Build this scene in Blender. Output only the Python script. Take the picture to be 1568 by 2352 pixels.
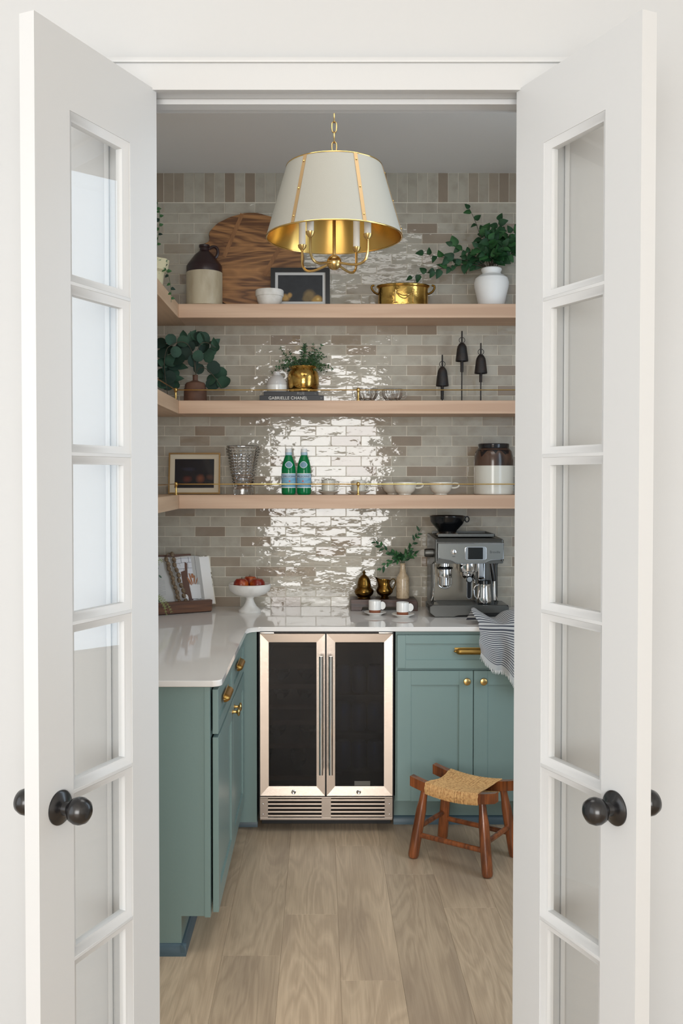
import bpy, bmesh, math, random
from mathutils import Vector, Matrix, Quaternion
for o in list(bpy.data.objects): bpy.data.objects.remove(o)
SC = bpy.context.scene; COL = SC.collection
PI = math.pi; R = math.radians
rnd = random.Random(7)

# ------------------------------------------------------------------ camera
cd = bpy.data.cameras.new('camera'); cam = bpy.data.objects.new('camera', cd); COL.objects.link(cam)
cam.location = (0, 0, 1.565); cam.rotation_euler = (R(90 - 1.27), 0, 0)
cd.sensor_fit = 'VERTICAL'; cd.sensor_height = 36; cd.sensor_width = 24
cd.lens = 2180 / 2352 * 36; cd.shift_x = 49 / 2352; cd.shift_y = -29 / 2352
cd.clip_start = .05
SC.camera = cam
# ------------------------------------------------------------------ world, light, exposure
w = bpy.data.worlds.new('world'); SC.world = w; w.use_nodes = True
w.node_tree.nodes['Background'].inputs[0].default_value = (.80, .88, 1, 1)
w.node_tree.nodes['Background'].inputs[1].default_value = .3
def area(name, loc, rot, sx, sy, power, col):
    d = bpy.data.lights.new(name, 'AREA'); d.shape = 'RECTANGLE'; d.size = sx; d.size_y = sy
    d.energy = power; d.color = col
    o = bpy.data.objects.new(name, d); COL.objects.link(o); o.location = loc; o.rotation_euler = rot
    return o
area('window_daylight', (-.35, -3.14, 1.62), (R(90), 0, 0), 3.3, 2.2, 222, (1, .985, .96))      # tall windows behind the camera
area('window_daylight', (-2.62, .1, 1.55), (R(90), 0, R(-90)), 2.6, 2.2, 32, (.95, .975, 1))    # window in the hall's west wall
area('pantry_side_fill', (1.745, 2.86, 1.87), (R(90), 0, R(90)), .95, 2.2, 23, (.70, .85, 1))   # cool fill light added at the pantry's unseen right wall
area('pantry_ceiling_fill', (.15, 2.80, 3.075), (0, 0, 0), 1.3, .9, 11.5, (1, .975, .93))              # fill light added under the pantry ceiling, hidden by the door head
vs = SC.view_settings
SC.display_settings.display_device = 'sRGB'
vs.view_transform = 'Standard'; vs.look = 'None'; vs.gamma = 1; vs.use_curve_mapping = False
vs.exposure = 0.14

# ------------------------------------------------------------------ helpers
def lin(c):
    if max(c[:3]) > 1: c = [v / 255 for v in c[:3]]
    return tuple(v / 12.92 if v <= .04045 else ((v + .055) / 1.055) ** 2.4 for v in c[:3]) + (1,)

def mat(name, col, rough=.5, metal=0, spec=None, coat=0, noise=None, bump=None, trans=0, ior=None, emit=None, sheen=0, sss=0):
    """noise=(scale, colour2, lo, hi, stretch xyz); bump=(scale, distance, stretch)"""
    m = bpy.data.materials.new(name); m.use_nodes = True
    nt = m.node_tree; N = nt.nodes; L = nt.links; b = N['Principled BSDF']
    b.inputs['Base Color'].default_value = lin(col); b.inputs['Roughness'].default_value = rough
    b.inputs['Metallic'].default_value = metal
    if spec is not None: b.inputs['Specular IOR Level'].default_value = spec
    if coat: b.inputs['Coat Weight'].default_value = coat; b.inputs['Coat Roughness'].default_value = .06
    if trans: b.inputs['Transmission Weight'].default_value = trans
    if ior: b.inputs['IOR'].default_value = ior
    if sheen: b.inputs['Sheen Weight'].default_value = sheen
    if sss: b.inputs['Subsurface Weight'].default_value = sss; b.inputs['Subsurface Radius'].default_value = (.01, .008, .006)
    tc = None
    def coords(stretch):
        nonlocal tc
        if tc is None: tc = N.new('ShaderNodeTexCoord')
        mp = N.new('ShaderNodeMapping'); mp.inputs['Scale'].default_value = stretch
        L.new(tc.outputs['Object'], mp.inputs['Vector'])
        return mp.outputs['Vector']
    if noise:
        sc, c2, lo, hi, st = noise
        t = N.new('ShaderNodeTexNoise'); t.inputs['Scale'].default_value = sc; t.inputs['Detail'].default_value = 6
        L.new(coords(st), t.inputs['Vector'])
        r = N.new('ShaderNodeMapRange'); r.inputs['From Min'].default_value = lo; r.inputs['From Max'].default_value = hi
        L.new(t.outputs['Fac'], r.inputs['Value'])
        mx = N.new('ShaderNodeMix'); mx.data_type = 'RGBA'
        mx.inputs['A'].default_value = lin(col); mx.inputs['B'].default_value = lin(c2)
        L.new(r.outputs['Result'], mx.inputs['Factor']); L.new(mx.outputs['Result'], b.inputs['Base Color'])
    if bump:
        sc, dist, st = bump
        t = N.new('ShaderNodeTexNoise'); t.inputs['Scale'].default_value = sc; t.inputs['Detail'].default_value = 4
        L.new(coords(st), t.inputs['Vector'])
        bp = N.new('ShaderNodeBump'); bp.inputs['Distance'].default_value = dist; bp.inputs['Strength'].default_value = 1
        L.new(t.outputs['Fac'], bp.inputs['Height']); L.new(bp.outputs['Normal'], b.inputs['Normal'])
    return m

def wood(name, c1, c2, axis='x', scale=3.0, rough=.45, ring=9.0, coat=0, dark=None, random_offset=False, amount=1.0, distort=.6):
    """grain along one axis: long stretched noise plus cathedral bands"""
    m = bpy.data.materials.new(name); m.use_nodes = True
    nt = m.node_tree; N = nt.nodes; L = nt.links; b = N['Principled BSDF']
    b.inputs['Roughness'].default_value = rough
    if coat: b.inputs['Coat Weight'].default_value = coat; b.inputs['Coat Roughness'].default_value = .15
    tc = N.new('ShaderNodeTexCoord'); src = tc.outputs['Object']
    if random_offset:
        oi = N.new('ShaderNodeObjectInfo'); ml = N.new('ShaderNodeMath'); ml.operation = 'MULTIPLY'; ml.inputs[1].default_value = 37
        L.new(oi.outputs['Random'], ml.inputs[0]); ad = N.new('ShaderNodeVectorMath'); ad.operation = 'ADD'
        L.new(src, ad.inputs[0]); L.new(ml.outputs[0], ad.inputs[1]); src = ad.outputs['Vector']
    st = {'x': (.12, 1, 1), 'y': (1, .12, 1), 'z': (1, 1, .12)}[axis]
    mp = N.new('ShaderNodeMapping'); mp.inputs['Scale'].default_value = st; L.new(src, mp.inputs['Vector'])
    n1 = N.new('ShaderNodeTexNoise'); n1.inputs['Scale'].default_value = scale; n1.inputs['Detail'].default_value = 3
    n1.inputs['Distortion'].default_value = distort
    L.new(mp.outputs['Vector'], n1.inputs['Vector'])
    ml2 = N.new('ShaderNodeMath'); ml2.operation = 'MULTIPLY'; ml2.inputs[1].default_value = ring
    L.new(n1.outputs['Fac'], ml2.inputs[0])
    fr = N.new('ShaderNodeMath'); fr.operation = 'PINGPONG'; fr.inputs[1].default_value = .5
    L.new(ml2.outputs[0], fr.inputs[0])
    n2 = N.new('ShaderNodeTexNoise'); n2.inputs['Scale'].default_value = scale * 22; n2.inputs['Detail'].default_value = 6
    st2 = {'x': (.03, 1, 1), 'y': (1, .03, 1), 'z': (1, 1, .03)}[axis]
    mp2 = N.new('ShaderNodeMapping'); mp2.inputs['Scale'].default_value = st2; L.new(src, mp2.inputs['Vector'])
    L.new(mp2.outputs['Vector'], n2.inputs['Vector'])
    a = N.new('ShaderNodeMath'); a.operation = 'ADD'; L.new(fr.outputs[0], a.inputs[0]); L.new(n2.outputs['Fac'], a.inputs[1])
    mr = N.new('ShaderNodeMapRange'); mr.inputs['From Min'].default_value = .4; mr.inputs['From Max'].default_value = 1.0
    mr.inputs['To Max'].default_value = amount
    L.new(a.outputs[0], mr.inputs['Value'])
    mx = N.new('ShaderNodeMix'); mx.data_type = 'RGBA'; mx.inputs['A'].default_value = lin(c1); mx.inputs['B'].default_value = lin(c2)
    L.new(mr.outputs['Result'], mx.inputs['Factor']); out = mx.outputs['Result']
    if dark:
        n3 = N.new('ShaderNodeTexNoise'); n3.inputs['Scale'].default_value = 2.2; n3.inputs['Detail'].default_value = 2
        mp3 = N.new('ShaderNodeMapping'); mp3.inputs['Scale'].default_value = {'x': (.4, 1.6, 1), 'y': (1.6, .4, 1), 'z': (1, 1.6, .4)}[axis]
        L.new(src, mp3.inputs['Vector']); L.new(mp3.outputs['Vector'], n3.inputs['Vector'])
        r3 = N.new('ShaderNodeMapRange'); r3.inputs['From Min'].default_value = .5; r3.inputs['From Max'].default_value = .78
        L.new(n3.outputs['Fac'], r3.inputs['Value'])
        m3 = N.new('ShaderNodeMix'); m3.data_type = 'RGBA'; m3.inputs['B'].default_value = lin(dark)
        L.new(r3.outputs['Result'], m3.inputs['Factor']); L.new(out, m3.inputs['A']); out = m3.outputs['Result']
    if random_offset:
        hs = N.new('ShaderNodeHueSaturation'); mv = N.new('ShaderNodeMapRange'); mv.inputs['To Min'].default_value = .86; mv.inputs['To Max'].default_value = 1.1
        L.new(oi.outputs['Random'], mv.inputs['Value']); L.new(mv.outputs['Result'], hs.inputs['Value']); L.new(out, hs.inputs['Color']); out = hs.outputs['Color']
    L.new(out, b.inputs['Base Color'])
    bp = N.new('ShaderNodeBump'); bp.inputs['Distance'].default_value = .0006; bp.inputs['Strength'].default_value = .6
    L.new(n2.outputs['Fac'], bp.inputs['Height']); L.new(bp.outputs['Normal'], b.inputs['Normal'])
    return m

def thin_glass(name, tint=(1, 1, 1), refl=.9, rough=0.0):
    m = bpy.data.materials.new(name); m.use_nodes = True
    nt = m.node_tree; N = nt.nodes; L = nt.links; N.remove(N['Principled BSDF'])
    tr = N.new('ShaderNodeBsdfTransparent'); tr.inputs[0].default_value = tuple(tint) + (1,)
    gl = N.new('ShaderNodeBsdfGlossy'); gl.inputs['Roughness'].default_value = rough; gl.inputs['Color'].default_value = (refl, refl, refl, 1)
    lw = N.new('ShaderNodeLayerWeight'); lw.inputs['Blend'].default_value = .5; pw = N.new('ShaderNodeMath'); pw.operation = 'POWER'; pw.inputs[1].default_value = 5
    L.new(lw.outputs['Facing'], pw.inputs[0]); fr = N.new('ShaderNodeMath'); fr.operation = 'MULTIPLY_ADD'; fr.inputs[1].default_value = .96; fr.inputs[2].default_value = .04
    L.new(pw.outputs[0], fr.inputs[0])
    mx = N.new('ShaderNodeMixShader'); L.new(fr.outputs[0], mx.inputs[0]); L.new(tr.outputs[0], mx.inputs[1]); L.new(gl.outputs[0], mx.inputs[2])
    L.new(mx.outputs[0], N['Material Output'].inputs[0])
    return m

def painting(name, base, blobs, rough=.5, coat=0):
    """flat print: soft coloured shapes (cx, cz, rx, rz, colour, softness) in object x/z metres"""
    m = bpy.data.materials.new(name); m.use_nodes = True
    nt = m.node_tree; N = nt.nodes; L = nt.links; b = N['Principled BSDF']; b.inputs['Roughness'].default_value = rough
    if coat: b.inputs['Coat Weight'].default_value = coat; b.inputs['Coat Roughness'].default_value = .02
    tc = N.new('ShaderNodeTexCoord'); nz = N.new('ShaderNodeTexNoise'); nz.inputs['Scale'].default_value = 30; nz.inputs['Detail'].default_value = 5
    L.new(tc.outputs['Object'], nz.inputs['Vector'])
    m0 = N.new('ShaderNodeMix'); m0.data_type = 'RGBA'; m0.inputs['A'].default_value = lin(base); m0.inputs['B'].default_value = lin([v * .6 for v in base])
    L.new(nz.outputs['Fac'], m0.inputs['Factor']); out = m0.outputs['Result']
    for cx, cz, rx, rz, c, soft in blobs:
        mp = N.new('ShaderNodeMapping'); mp.vector_type = 'POINT'
        mp.inputs['Scale'].default_value = (1 / rx, 0, 1 / rz); mp.inputs['Location'].default_value = (-cx / rx, 0, -cz / rz)
        L.new(tc.outputs['Object'], mp.inputs['Vector'])
        ln = N.new('ShaderNodeVectorMath'); ln.operation = 'LENGTH'; L.new(mp.outputs['Vector'], ln.inputs[0])
        ad = N.new('ShaderNodeMath'); ad.operation = 'ADD'; L.new(ln.outputs['Value'], ad.inputs[0])
        sb = N.new('ShaderNodeMath'); sb.operation = 'MULTIPLY_ADD'; sb.inputs[1].default_value = .5; sb.inputs[2].default_value = -.25
        L.new(nz.outputs['Fac'], sb.inputs[0]); L.new(sb.outputs[0], ad.inputs[1])
        mr = N.new('ShaderNodeMapRange'); mr.inputs['From Min'].default_value = 1.0; mr.inputs['From Max'].default_value = 1.0 - soft
        L.new(ad.outputs[0], mr.inputs['Value'])
        mx = N.new('ShaderNodeMix'); mx.data_type = 'RGBA'; mx.inputs['B'].default_value = lin(c)
        L.new(mr.outputs['Result'], mx.inputs['Factor']); L.new(out, mx.inputs['A']); out = mx.outputs['Result']
    L.new(out, b.inputs['Base Color'])
    return m

class MB:
    def __init__(s): s.bm = bmesh.new(); s.soft = False
    def _new(s, verts, faces):
        vs_ = [s.bm.verts.new(v) for v in verts]; fs = []
        for f in faces:
            try: fs.append(s.bm.faces.new([vs_[i] for i in f]))
            except ValueError: pass
        return vs_, fs
    def raw(s, verts, faces): s._new(verts, faces); return s
    def box(s, x0, x1, y0, y1, z0, z1, bev=0, seg=2):
        v, f = s._new([(x, y, z) for x in (x0, x1) for y in (y0, y1) for z in (z0, z1)],
                      [(0, 1, 3, 2), (4, 6, 7, 5), (0, 4, 5, 1), (2, 3, 7, 6), (0, 2, 6, 4), (1, 5, 7, 3)])
        if bev:
            s.soft = True; es = list({e for q in f for e in q.edges})
            bmesh.ops.bevel(s.bm, geom=es, offset=bev, segments=seg, affect='EDGES', profile=.5)
        return s
    def prism(s, poly, plane, a0, a1, bev=0, seg=2):
        """poly = 2D points; plane xz extrudes along y, xy along z, yz along x"""
        mk = {'xz': lambda p, a: (p[0], a, p[1]), 'xy': lambda p, a: (p[0], p[1], a), 'yz': lambda p, a: (a, p[0], p[1])}[plane]
        n = len(poly); vs_ = [mk(p, a0) for p in poly] + [mk(p, a1) for p in poly]
        fs = [tuple(range(n)), tuple(range(2 * n - 1, n - 1, -1))] + [(i, (i + 1) % n, n + (i + 1) % n, n + i) for i in range(n)]
        v, f = s._new(vs_, fs)
        if bev:
            s.soft = True; es = list(f[0].edges) + list(f[1].edges)
            bmesh.ops.bevel(s.bm, geom=es, offset=bev, segments=seg, affect='EDGES', profile=.5)
        return s
    def lathe(s, prof, seg=32, c=(0, 0, 0), axis='z', mod=None, arc=None, sy=1.0):
        """prof = (radius, height) list; axis z, or -y (height runs towards the viewer), or x"""
        n = len(prof); full = arc is None; a0, a1 = (0, 2 * PI) if full else arc
        cols = seg if full else seg + 1
        vs_ = []
        for i in range(cols):
            a = a0 + (a1 - a0) * i / seg
            for j, (r, h) in enumerate(prof):
                rr = r * (mod(a, j / (n - 1)) if mod else 1)
                p = (rr * math.cos(a), rr * math.sin(a) * sy, h)
                if axis == '-y': p = (p[0], -p[2], p[1])
                elif axis == 'x': p = (p[2], p[0], p[1])
                vs_.append((p[0] + c[0], p[1] + c[1], p[2] + c[2]))
        fs = []
        for i in range(seg):
            k = (i + 1) % cols
            for j in range(n - 1): fs.append((i * n + j, k * n + j, k * n + j + 1, i * n + j + 1))
        v, f = s._new(vs_, fs)
        bmesh.ops.remove_doubles(s.bm, verts=v, dist=1e-6)
        return s
    def tube(s, pts, r, seg=8, closed=False):
        pts = [Vector(p) for p in pts]; n = len(pts)
        rs = r if isinstance(r, (list, tuple)) else [r] * n
        tan = []
        for i in range(n):
            a = pts[(i - 1) % n] if closed or i > 0 else pts[0]; b = pts[(i + 1) % n] if closed or i < n - 1 else pts[-1]
            tan.append((b - a).normalized())
        up = Vector((0, 0, 1)) if abs(tan[0].z) < .9 else Vector((1, 0, 0))
        nrm = (up - tan[0] * up.dot(tan[0])).normalized(); vs_ = []
        for i in range(n):
            nrm = (nrm - tan[i] * nrm.dot(tan[i])).normalized(); bi = tan[i].cross(nrm)
            for k in range(seg):
                a = 2 * PI * k / seg
                vs_.append(tuple(pts[i] + (nrm * math.cos(a) + bi * math.sin(a)) * rs[i]))
        fs = []
        for i in range(n if closed else n - 1):
            j = (i + 1) % n
            for k in range(seg): fs.append((i * seg + k, i * seg + (k + 1) % seg, j * seg + (k + 1) % seg, j * seg + k))
        if not closed:
            fs.append(tuple(range(seg))[::-1]); fs.append(tuple((n - 1) * seg + k for k in range(seg)))
        s._new(vs_, fs); return s
    def ball(s, c, r, seg=16, sc=(1, 1, 1)):
        n = seg // 2
        prof = [(r * math.sin(PI * i / n), -r * math.cos(PI * i / n)) for i in range(n + 1)]
        vs_ = []
        v0 = len(s.bm.verts)
        t = MB(); t.lathe(prof, seg)
        for v in t.bm.verts: v.co = Vector((v.co.x * sc[0] + c[0], v.co.y * sc[1] + c[1], v.co.z * sc[2] + c[2]))
        me = bpy.data.meshes.new('t'); t.bm.to_mesh(me); s.bm.from_mesh(me); bpy.data.meshes.remove(me); t.bm.free()
        return s
    def grid(s, fn, nu, nv):
        vs_ = [fn(i / nu, j / nv) for i in range(nu + 1) for j in range(nv + 1)]
        fs = [(i * (nv + 1) + j, (i + 1) * (nv + 1) + j, (i + 1) * (nv + 1) + j + 1, i * (nv + 1) + j + 1) for i in range(nu) for j in range(nv)]
        s._new(vs_, fs); return s
    def xform(s, M):
        bmesh.ops.transform(s.bm, matrix=M, verts=s.bm.verts[:]); return s
    def thick(s, t):
        bmesh.ops.solidify(s.bm, geom=s.bm.faces[:], thickness=t); return s
    def mesh(s, name, mats, smooth=True, angle=35):
        bmesh.ops.recalc_face_normals(s.bm, faces=s.bm.faces[:])
        me = bpy.data.meshes.new(name); s.bm.to_mesh(me); s.bm.free()
        for m in (mats if isinstance(mats, (list, tuple)) else [mats]): me.materials.append(m)
        if smooth: me.shade_smooth(); me.set_sharp_from_angle(angle=R(angle))
        return me
    def build(s, name, mats, parent=None, smooth=True, angle=35, world=False):
        """world=True: the coordinates are world metres, shifted under the thing's base"""
        if world and parent is not None:
            p = parent
            while p.parent: p = p.parent
            bmesh.ops.translate(s.bm, vec=-Vector(p.location), verts=s.bm.verts[:])
        o = link(name, s.mesh(name, mats, smooth, angle), parent)
        if s.soft and smooth:                     # bevelled flats keep flat faces
            wn = o.modifiers.new('weighted', 'WEIGHTED_NORMAL'); wn.keep_sharp = True; wn.weight = 90
        return o

def link(name, me, parent=None):
    o = bpy.data.objects.new(name, me); COL.objects.link(o)
    if parent is not None: o.parent = parent
    return o
def tag(o, label, cat, group=None):
    o['label'] = label; o['category'] = cat
    if group: o['group'] = group
    return o
def thing(name, label, cat, loc=(0, 0, 0), group=None, rotz=0):
    o = bpy.data.objects.new(name, None); o.empty_display_size = .05; COL.objects.link(o)
    o.location = loc; o.rotation_euler = (0, 0, rotz)
    return tag(o, label, cat, group)
def solo(name, m, mats, label, cat, loc, group=None, rot=(0, 0, 0), smooth=True, angle=35):
    o = m.build(name, mats, None, smooth, angle); o.location = loc; o.rotation_euler = rot
    return tag(o, label, cat, group)
def struct(name, m, mats, parent=None, smooth=True):
    o = m.build(name, mats, parent, smooth)
    if parent is None: o['kind'] = 'structure'
    return o
def dup(root, loc, label, rotz=None):
    r = root.copy(); COL.objects.link(r); r.location = loc; r['label'] = label
    if rotz is not None: r.rotation_euler = (0, 0, rotz)
    for ch in list(root.children):
        c = ch.copy(); COL.objects.link(c); c.parent = r
        for g in list(ch.children):
            d = g.copy(); COL.objects.link(d); d.parent = c
    return r
def arc(cx, cy, r, a0, a1, n=8):
    return [(cx + r * math.cos(R(a0 + (a1 - a0) * i / n)), cy + r * math.sin(R(a0 + (a1 - a0) * i / n))) for i in range(n + 1)]
def bez(p0, p1, p2, p3, n=12):
    p0, p1, p2, p3 = map(Vector, (p0, p1, p2, p3)); out = []
    for i in range(n + 1):
        t = i / n; u = 1 - t
        out.append(p0 * u**3 + p1 * 3 * u * u * t + p2 * 3 * u * t * t + p3 * t**3)
    return out
def text_mesh(body, size, spacing=1.0, mats=None, extrude=.0003):
    cu = bpy.data.curves.new('lettering', 'FONT'); cu.body = body; cu.size = size; cu.align_x = 'CENTER'; cu.align_y = 'CENTER'
    cu.space_character = spacing; cu.extrude = extrude; cu.resolution_u = 3
    o = bpy.data.objects.new('lettering', cu); COL.objects.link(o)
    bpy.context.view_layer.update()
    me = bpy.data.meshes.new_from_object(o.evaluated_get(bpy.context.evaluated_depsgraph_get()))
    bpy.data.objects.remove(o); bpy.data.curves.remove(cu)
    me.materials.clear(); me.materials.append(mats); me.name = 'lettering'
    return me
def text_on(body, size, mats, parent, loc, spacing=1.0, wrap=None):
    """lettering standing in the x/z plane facing -y; wrap = cylinder radius"""
    me = text_mesh(body, size, spacing, mats)
    for v in me.vertices:
        x, y, z = v.co
        if wrap:
            a = x / wrap; v.co = ((wrap + z) * math.sin(a), -(wrap + z) * math.cos(a), y)
        else: v.co = (x, -z, y)
    o = link('lettering', me, parent); o.location = loc
    return o

# ------------------------------------------------------------------ materials
M = {}
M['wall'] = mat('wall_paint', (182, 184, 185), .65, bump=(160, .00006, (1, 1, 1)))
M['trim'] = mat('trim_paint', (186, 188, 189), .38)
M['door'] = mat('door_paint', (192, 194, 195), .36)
M['hall_wall'] = mat('hall_greige_paint', (220, 218, 214), .7)
M['pantry_wall'] = mat('pantry_plaster', (224, 221, 214), .7)
M['ceiling'] = mat('ceiling_paint', (226, 224, 220), .8, bump=(260, .0003, (1, 1, 1)))
M['hall_ceiling'] = mat('hall_ceiling_paint', (225, 224, 221), .8)
M['grout'] = mat('grout', (226, 218, 202), .85)
M['sage'] = mat('cabinet_sage_paint', (122, 144, 140), .36, bump=(160, .00015, (1, 1, 1)))
M['shoe'] = mat('shoe_moulding_blue', (74, 94, 104), .4)
M['dark_gap'] = mat('cabinet_interior_shadow', (30, 30, 28), .8)
M['quartz'] = mat('counter_quartz', (230, 226, 221), .045)
M['oak'] = wood('shelf_oak', (212, 180, 152), (190, 155, 128), 'x', 2.2, .5, 5)
M['oak_y'] = wood('shelf_oak_side', (212, 182, 152), (190, 158, 128), 'y', 2.2, .5, 5)
M['plank'] = wood('floor_oak', (204, 180, 151), (164, 141, 116), 'y', 9.0, .42, 7, dark=(146, 126, 107), random_offset=True, amount=.62, distort=1.0)
M['plank_edge'] = M['plank']
M['brass'] = mat('polished_brass', (218, 182, 112), .16, 1)
M['brass_satin'] = mat('satin_brass', (204, 172, 112), .27, 1)
M['brass_pull'] = mat('brushed_brass_pull', (222, 182, 104), .36, 1)
M['brass_old'] = mat('aged_brass', (130, 98, 46), .25, 1, noise=(14, (70, 52, 26), .4, .65, (1, 1, 1)))
M['brass_hammer'] = mat('hammered_brass', (208, 168, 92), .14, 1, noise=(16, (150, 116, 60), .45, .7, (1, 1, 1)), bump=(40, .0012, (1, 1, 1)))
M['brass_inner'] = mat('brass_shade_lining', (216, 178, 104), .22, 1, noise=(3, (196, 156, 82), .4, .6, (1, 1, .2)))
M['steel'] = mat('brushed_steel', (214, 200, 188), .27, 1, bump=(90, .00012, (1, 1, 30)))
M['steel_dark'] = mat('brushed_dark_steel', (96, 96, 93), .36, 1, bump=(120, .0001, (1, 1, 40)))
M['chrome'] = mat('chrome', (225, 225, 225), .07, 1)
M['black_gloss'] = mat('black_gloss_plastic', (14, 15, 17), .18)
M['black_matt'] = mat('black_matt', (16, 16, 17), .5)
M['black_metal'] = mat('black_knob_metal', (20, 20, 22), .24, spec=.6)
M['iron'] = mat('aged_iron', (24, 22, 22), .6, noise=(30, (48, 36, 29), .45, .7, (1, 1, 1)), bump=(80, .0006, (1, 1, 1)))
M['linen'] = mat('linen_shade', (156, 153, 143), .85, bump=(420, .0004, (1, 1, 1)))
M['tape'] = mat('shade_strap_brass', (172, 142, 100), .45, .45)
M['candle'] = mat('candle_sleeve', (226, 222, 212), .6)
M['white_ceramic'] = mat('white_glazed_ceramic', (232, 230, 225), .18)
M['white_matt'] = mat('white_stone_ceramic', (226, 222, 215), .6, noise=(22, (205, 200, 190), .45, .7, (1, 1, 1)), bump=(50, .0008, (1, 1, 1)))
M['cream_glaze'] = mat('cream_speckled_glaze', (214, 209, 196), .22, noise=(60, (186, 178, 160), .6, .8, (1, 1, 1)))
M['stoneware'] = mat('stoneware_cream', (196, 184, 158), .45, noise=(12, (168, 152, 124), .45, .68, (1, 1, .4)))
M['stoneware_brown'] = mat('stoneware_brown_glaze', (44, 25, 26), .3)
M['crock_brown'] = mat('crock_brown_glaze', (86, 64, 52), .16, noise=(9, (44, 36, 34), .45, .6, (1, 1, .5)))
M['crock_black'] = mat('crock_black_drip', (30, 28, 30), .14)
M['crock_cream'] = mat('crock_cream_glaze', (214, 211, 200), .16)
M['terracotta'] = mat('brown_clay', (104, 72, 55), .7, noise=(18, (84, 57, 43), .4, .65, (1, 1, 1)))
M['terracotta_cup'] = mat('bare_clay_base', (138, 82, 55), .75)
M['vase_beige'] = mat('beige_glaze', (190, 168, 138), .2, noise=(70, (165, 142, 112), .5, .7, (1, 1, 1)))
M['grey_glaze'] = mat('grey_white_glaze', (196, 192, 188), .15)
M['bottle_green'] = mat('green_plastic_bottle', (16, 146, 84), .1, spec=.6, trans=.5, ior=1.35)
M['bottle_cap'] = mat('white_bottle_cap', (222, 222, 220), .4)
M['label_blue'] = mat('blue_paper_label', (104, 156, 186), .5, noise=(30, (132, 176, 198), .4, .6, (1, 1, 3)))
M['label_pale'] = mat('pale_paper_label', (168, 192, 206), .5)
M['label_navy'] = mat('navy_print', (28, 42, 66), .5)
M['label_red'] = mat('red_print', (208, 70, 52), .5)
M['glass'] = mat('clear_glass', (255, 255, 255), .0, trans=1, ior=1.45)
M['door_glass'] = thin_glass('door_glass', (.985, .988, .985), .8)
M['fridge_glass'] = thin_glass('tinted_fridge_glass', (.35, .35, .36), .35)
M['picture_glass'] = thin_glass('picture_glass', (.98, .98, .98), .3)
M['fridge_black'] = mat('fridge_black', (12, 12, 13), .45)
M['rack_wood'] = mat('rack_wood', (150, 112, 84), .5)
M['wine'] = mat('dark_wine_glass', (60, 70, 62), .12)
M['can'] = mat('drink_can', (96, 112, 150), .3, .6)
M['walnut'] = wood('dark_walnut', (78, 48, 34), (46, 29, 22), 'x', 6, .4, 7)
M['stand_wood'] = wood('cookbook_stand_wood', (112, 74, 50), (78, 50, 34), 'x', 6, .45, 6)
M['board_wood'] = wood('bread_board_acacia', (182, 130, 80), (102, 66, 40), 'x', 4.6, .45, 8, dark=(92, 58, 36), distort=2.6)
M['batten_wood'] = wood('bread_board_batten', (160, 112, 70), (134, 92, 56), 'z', 8, .5, 5)
M['stool_wood'] = wood('stool_stained_wood', (156, 88, 46), (98, 52, 27), 'z', 7, .28, 6, coat=.5)
M['rush'] = mat('woven_rush', (224, 178, 118), .65, noise=(110, (178, 126, 74), .42, .7, (1, 1, 1)))
M['bead'] = mat('carved_wood_bead', (128, 108, 84), .6, noise=(80, (88, 70, 50), .4, .65, (1, 1, 1)), bump=(90, .001, (1, 1, 1)))
M['page'] = mat('book_paper', (232, 230, 226), .6)
M['print_text'] = mat('printed_text_grey', (168, 166, 162), .6)
M['print_dark'] = mat('printed_dark_line', (70, 74, 82), .6)
M['print_brown'] = mat('printed_brown_board', (88, 56, 40), .6)
M['print_tan'] = mat('printed_tan_wood', (156, 102, 66), .6)
M['print_white'] = mat('printed_white_crock', (214, 213, 212), .6)
M['print_tile'] = mat('printed_tile_wall', (206, 206, 210), .6)
M['print_green'] = mat('printed_green_leaf', (62, 90, 72), .6)
M['book_cover'] = mat('patterned_book_cover', (222, 216, 200), .5, noise=(45, (112, 100, 78), .54, .6, (1, 1, 1)))
M['book_black'] = mat('black_book_cloth', (26, 26, 29), .45)
M['book_ink'] = mat('pale_spine_print', (226, 222, 214), .5)
M['book_ink_grey'] = mat('grey_spine_print', (140, 138, 134), .5)
M['frame_black'] = mat('black_frame', (20, 19, 19), .4)
M['frame_gold'] = mat('thin_gold_frame', (150, 118, 72), .35, .6)
M['mat_white'] = mat('white_picture_mat', (206, 204, 200), .7)
M['mat_cream'] = mat('cream_picture_mat', (222, 208, 182), .6)
M['leaf_dark'] = mat('dark_green_leaf', (34, 72, 40), .5, spec=.3, noise=(20, (22, 52, 30), .4, .65, (1, 1, 1)))
M['leaf_mid'] = mat('mid_green_leaf', (54, 98, 54), .5, spec=.3, noise=(20, (36, 72, 40), .4, .65, (1, 1, 1)))
M['leaf_euca'] = mat('eucalyptus_leaf', (52, 80, 64), .6, spec=.25, noise=(12, (36, 58, 46), .4, .65, (1, 1, 1)))
M['leaf_euca_dark'] = mat('eucalyptus_leaf_dark', (32, 52, 43), .6, spec=.25)
M['fern'] = mat('fern_green', (62, 100, 58), .5, noise=(30, (34, 64, 40), .4, .6, (1, 1, 1)))
M['fern_light'] = mat('light_fern', (132, 142, 84), .55)
M['stem'] = mat('brown_stem', (70, 62, 48), .6)
M['stem_green'] = mat('green_stem', (72, 88, 60), .6)
M['floral'] = mat('floral_print_fabric', (206, 198, 164), .75, noise=(38, (84, 112, 84), .57, .63, (1, 1, 1)))
M['apple'] = mat('red_apple_skin', (122, 32, 18), .3, noise=(24, (204, 104, 38), .44, .70, (1, 1, .5)))
M['soil'] = mat('soil', (38, 30, 24), .9)
M['screen'] = mat('dark_screen', (10, 15, 15), .35, spec=.3)

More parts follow.
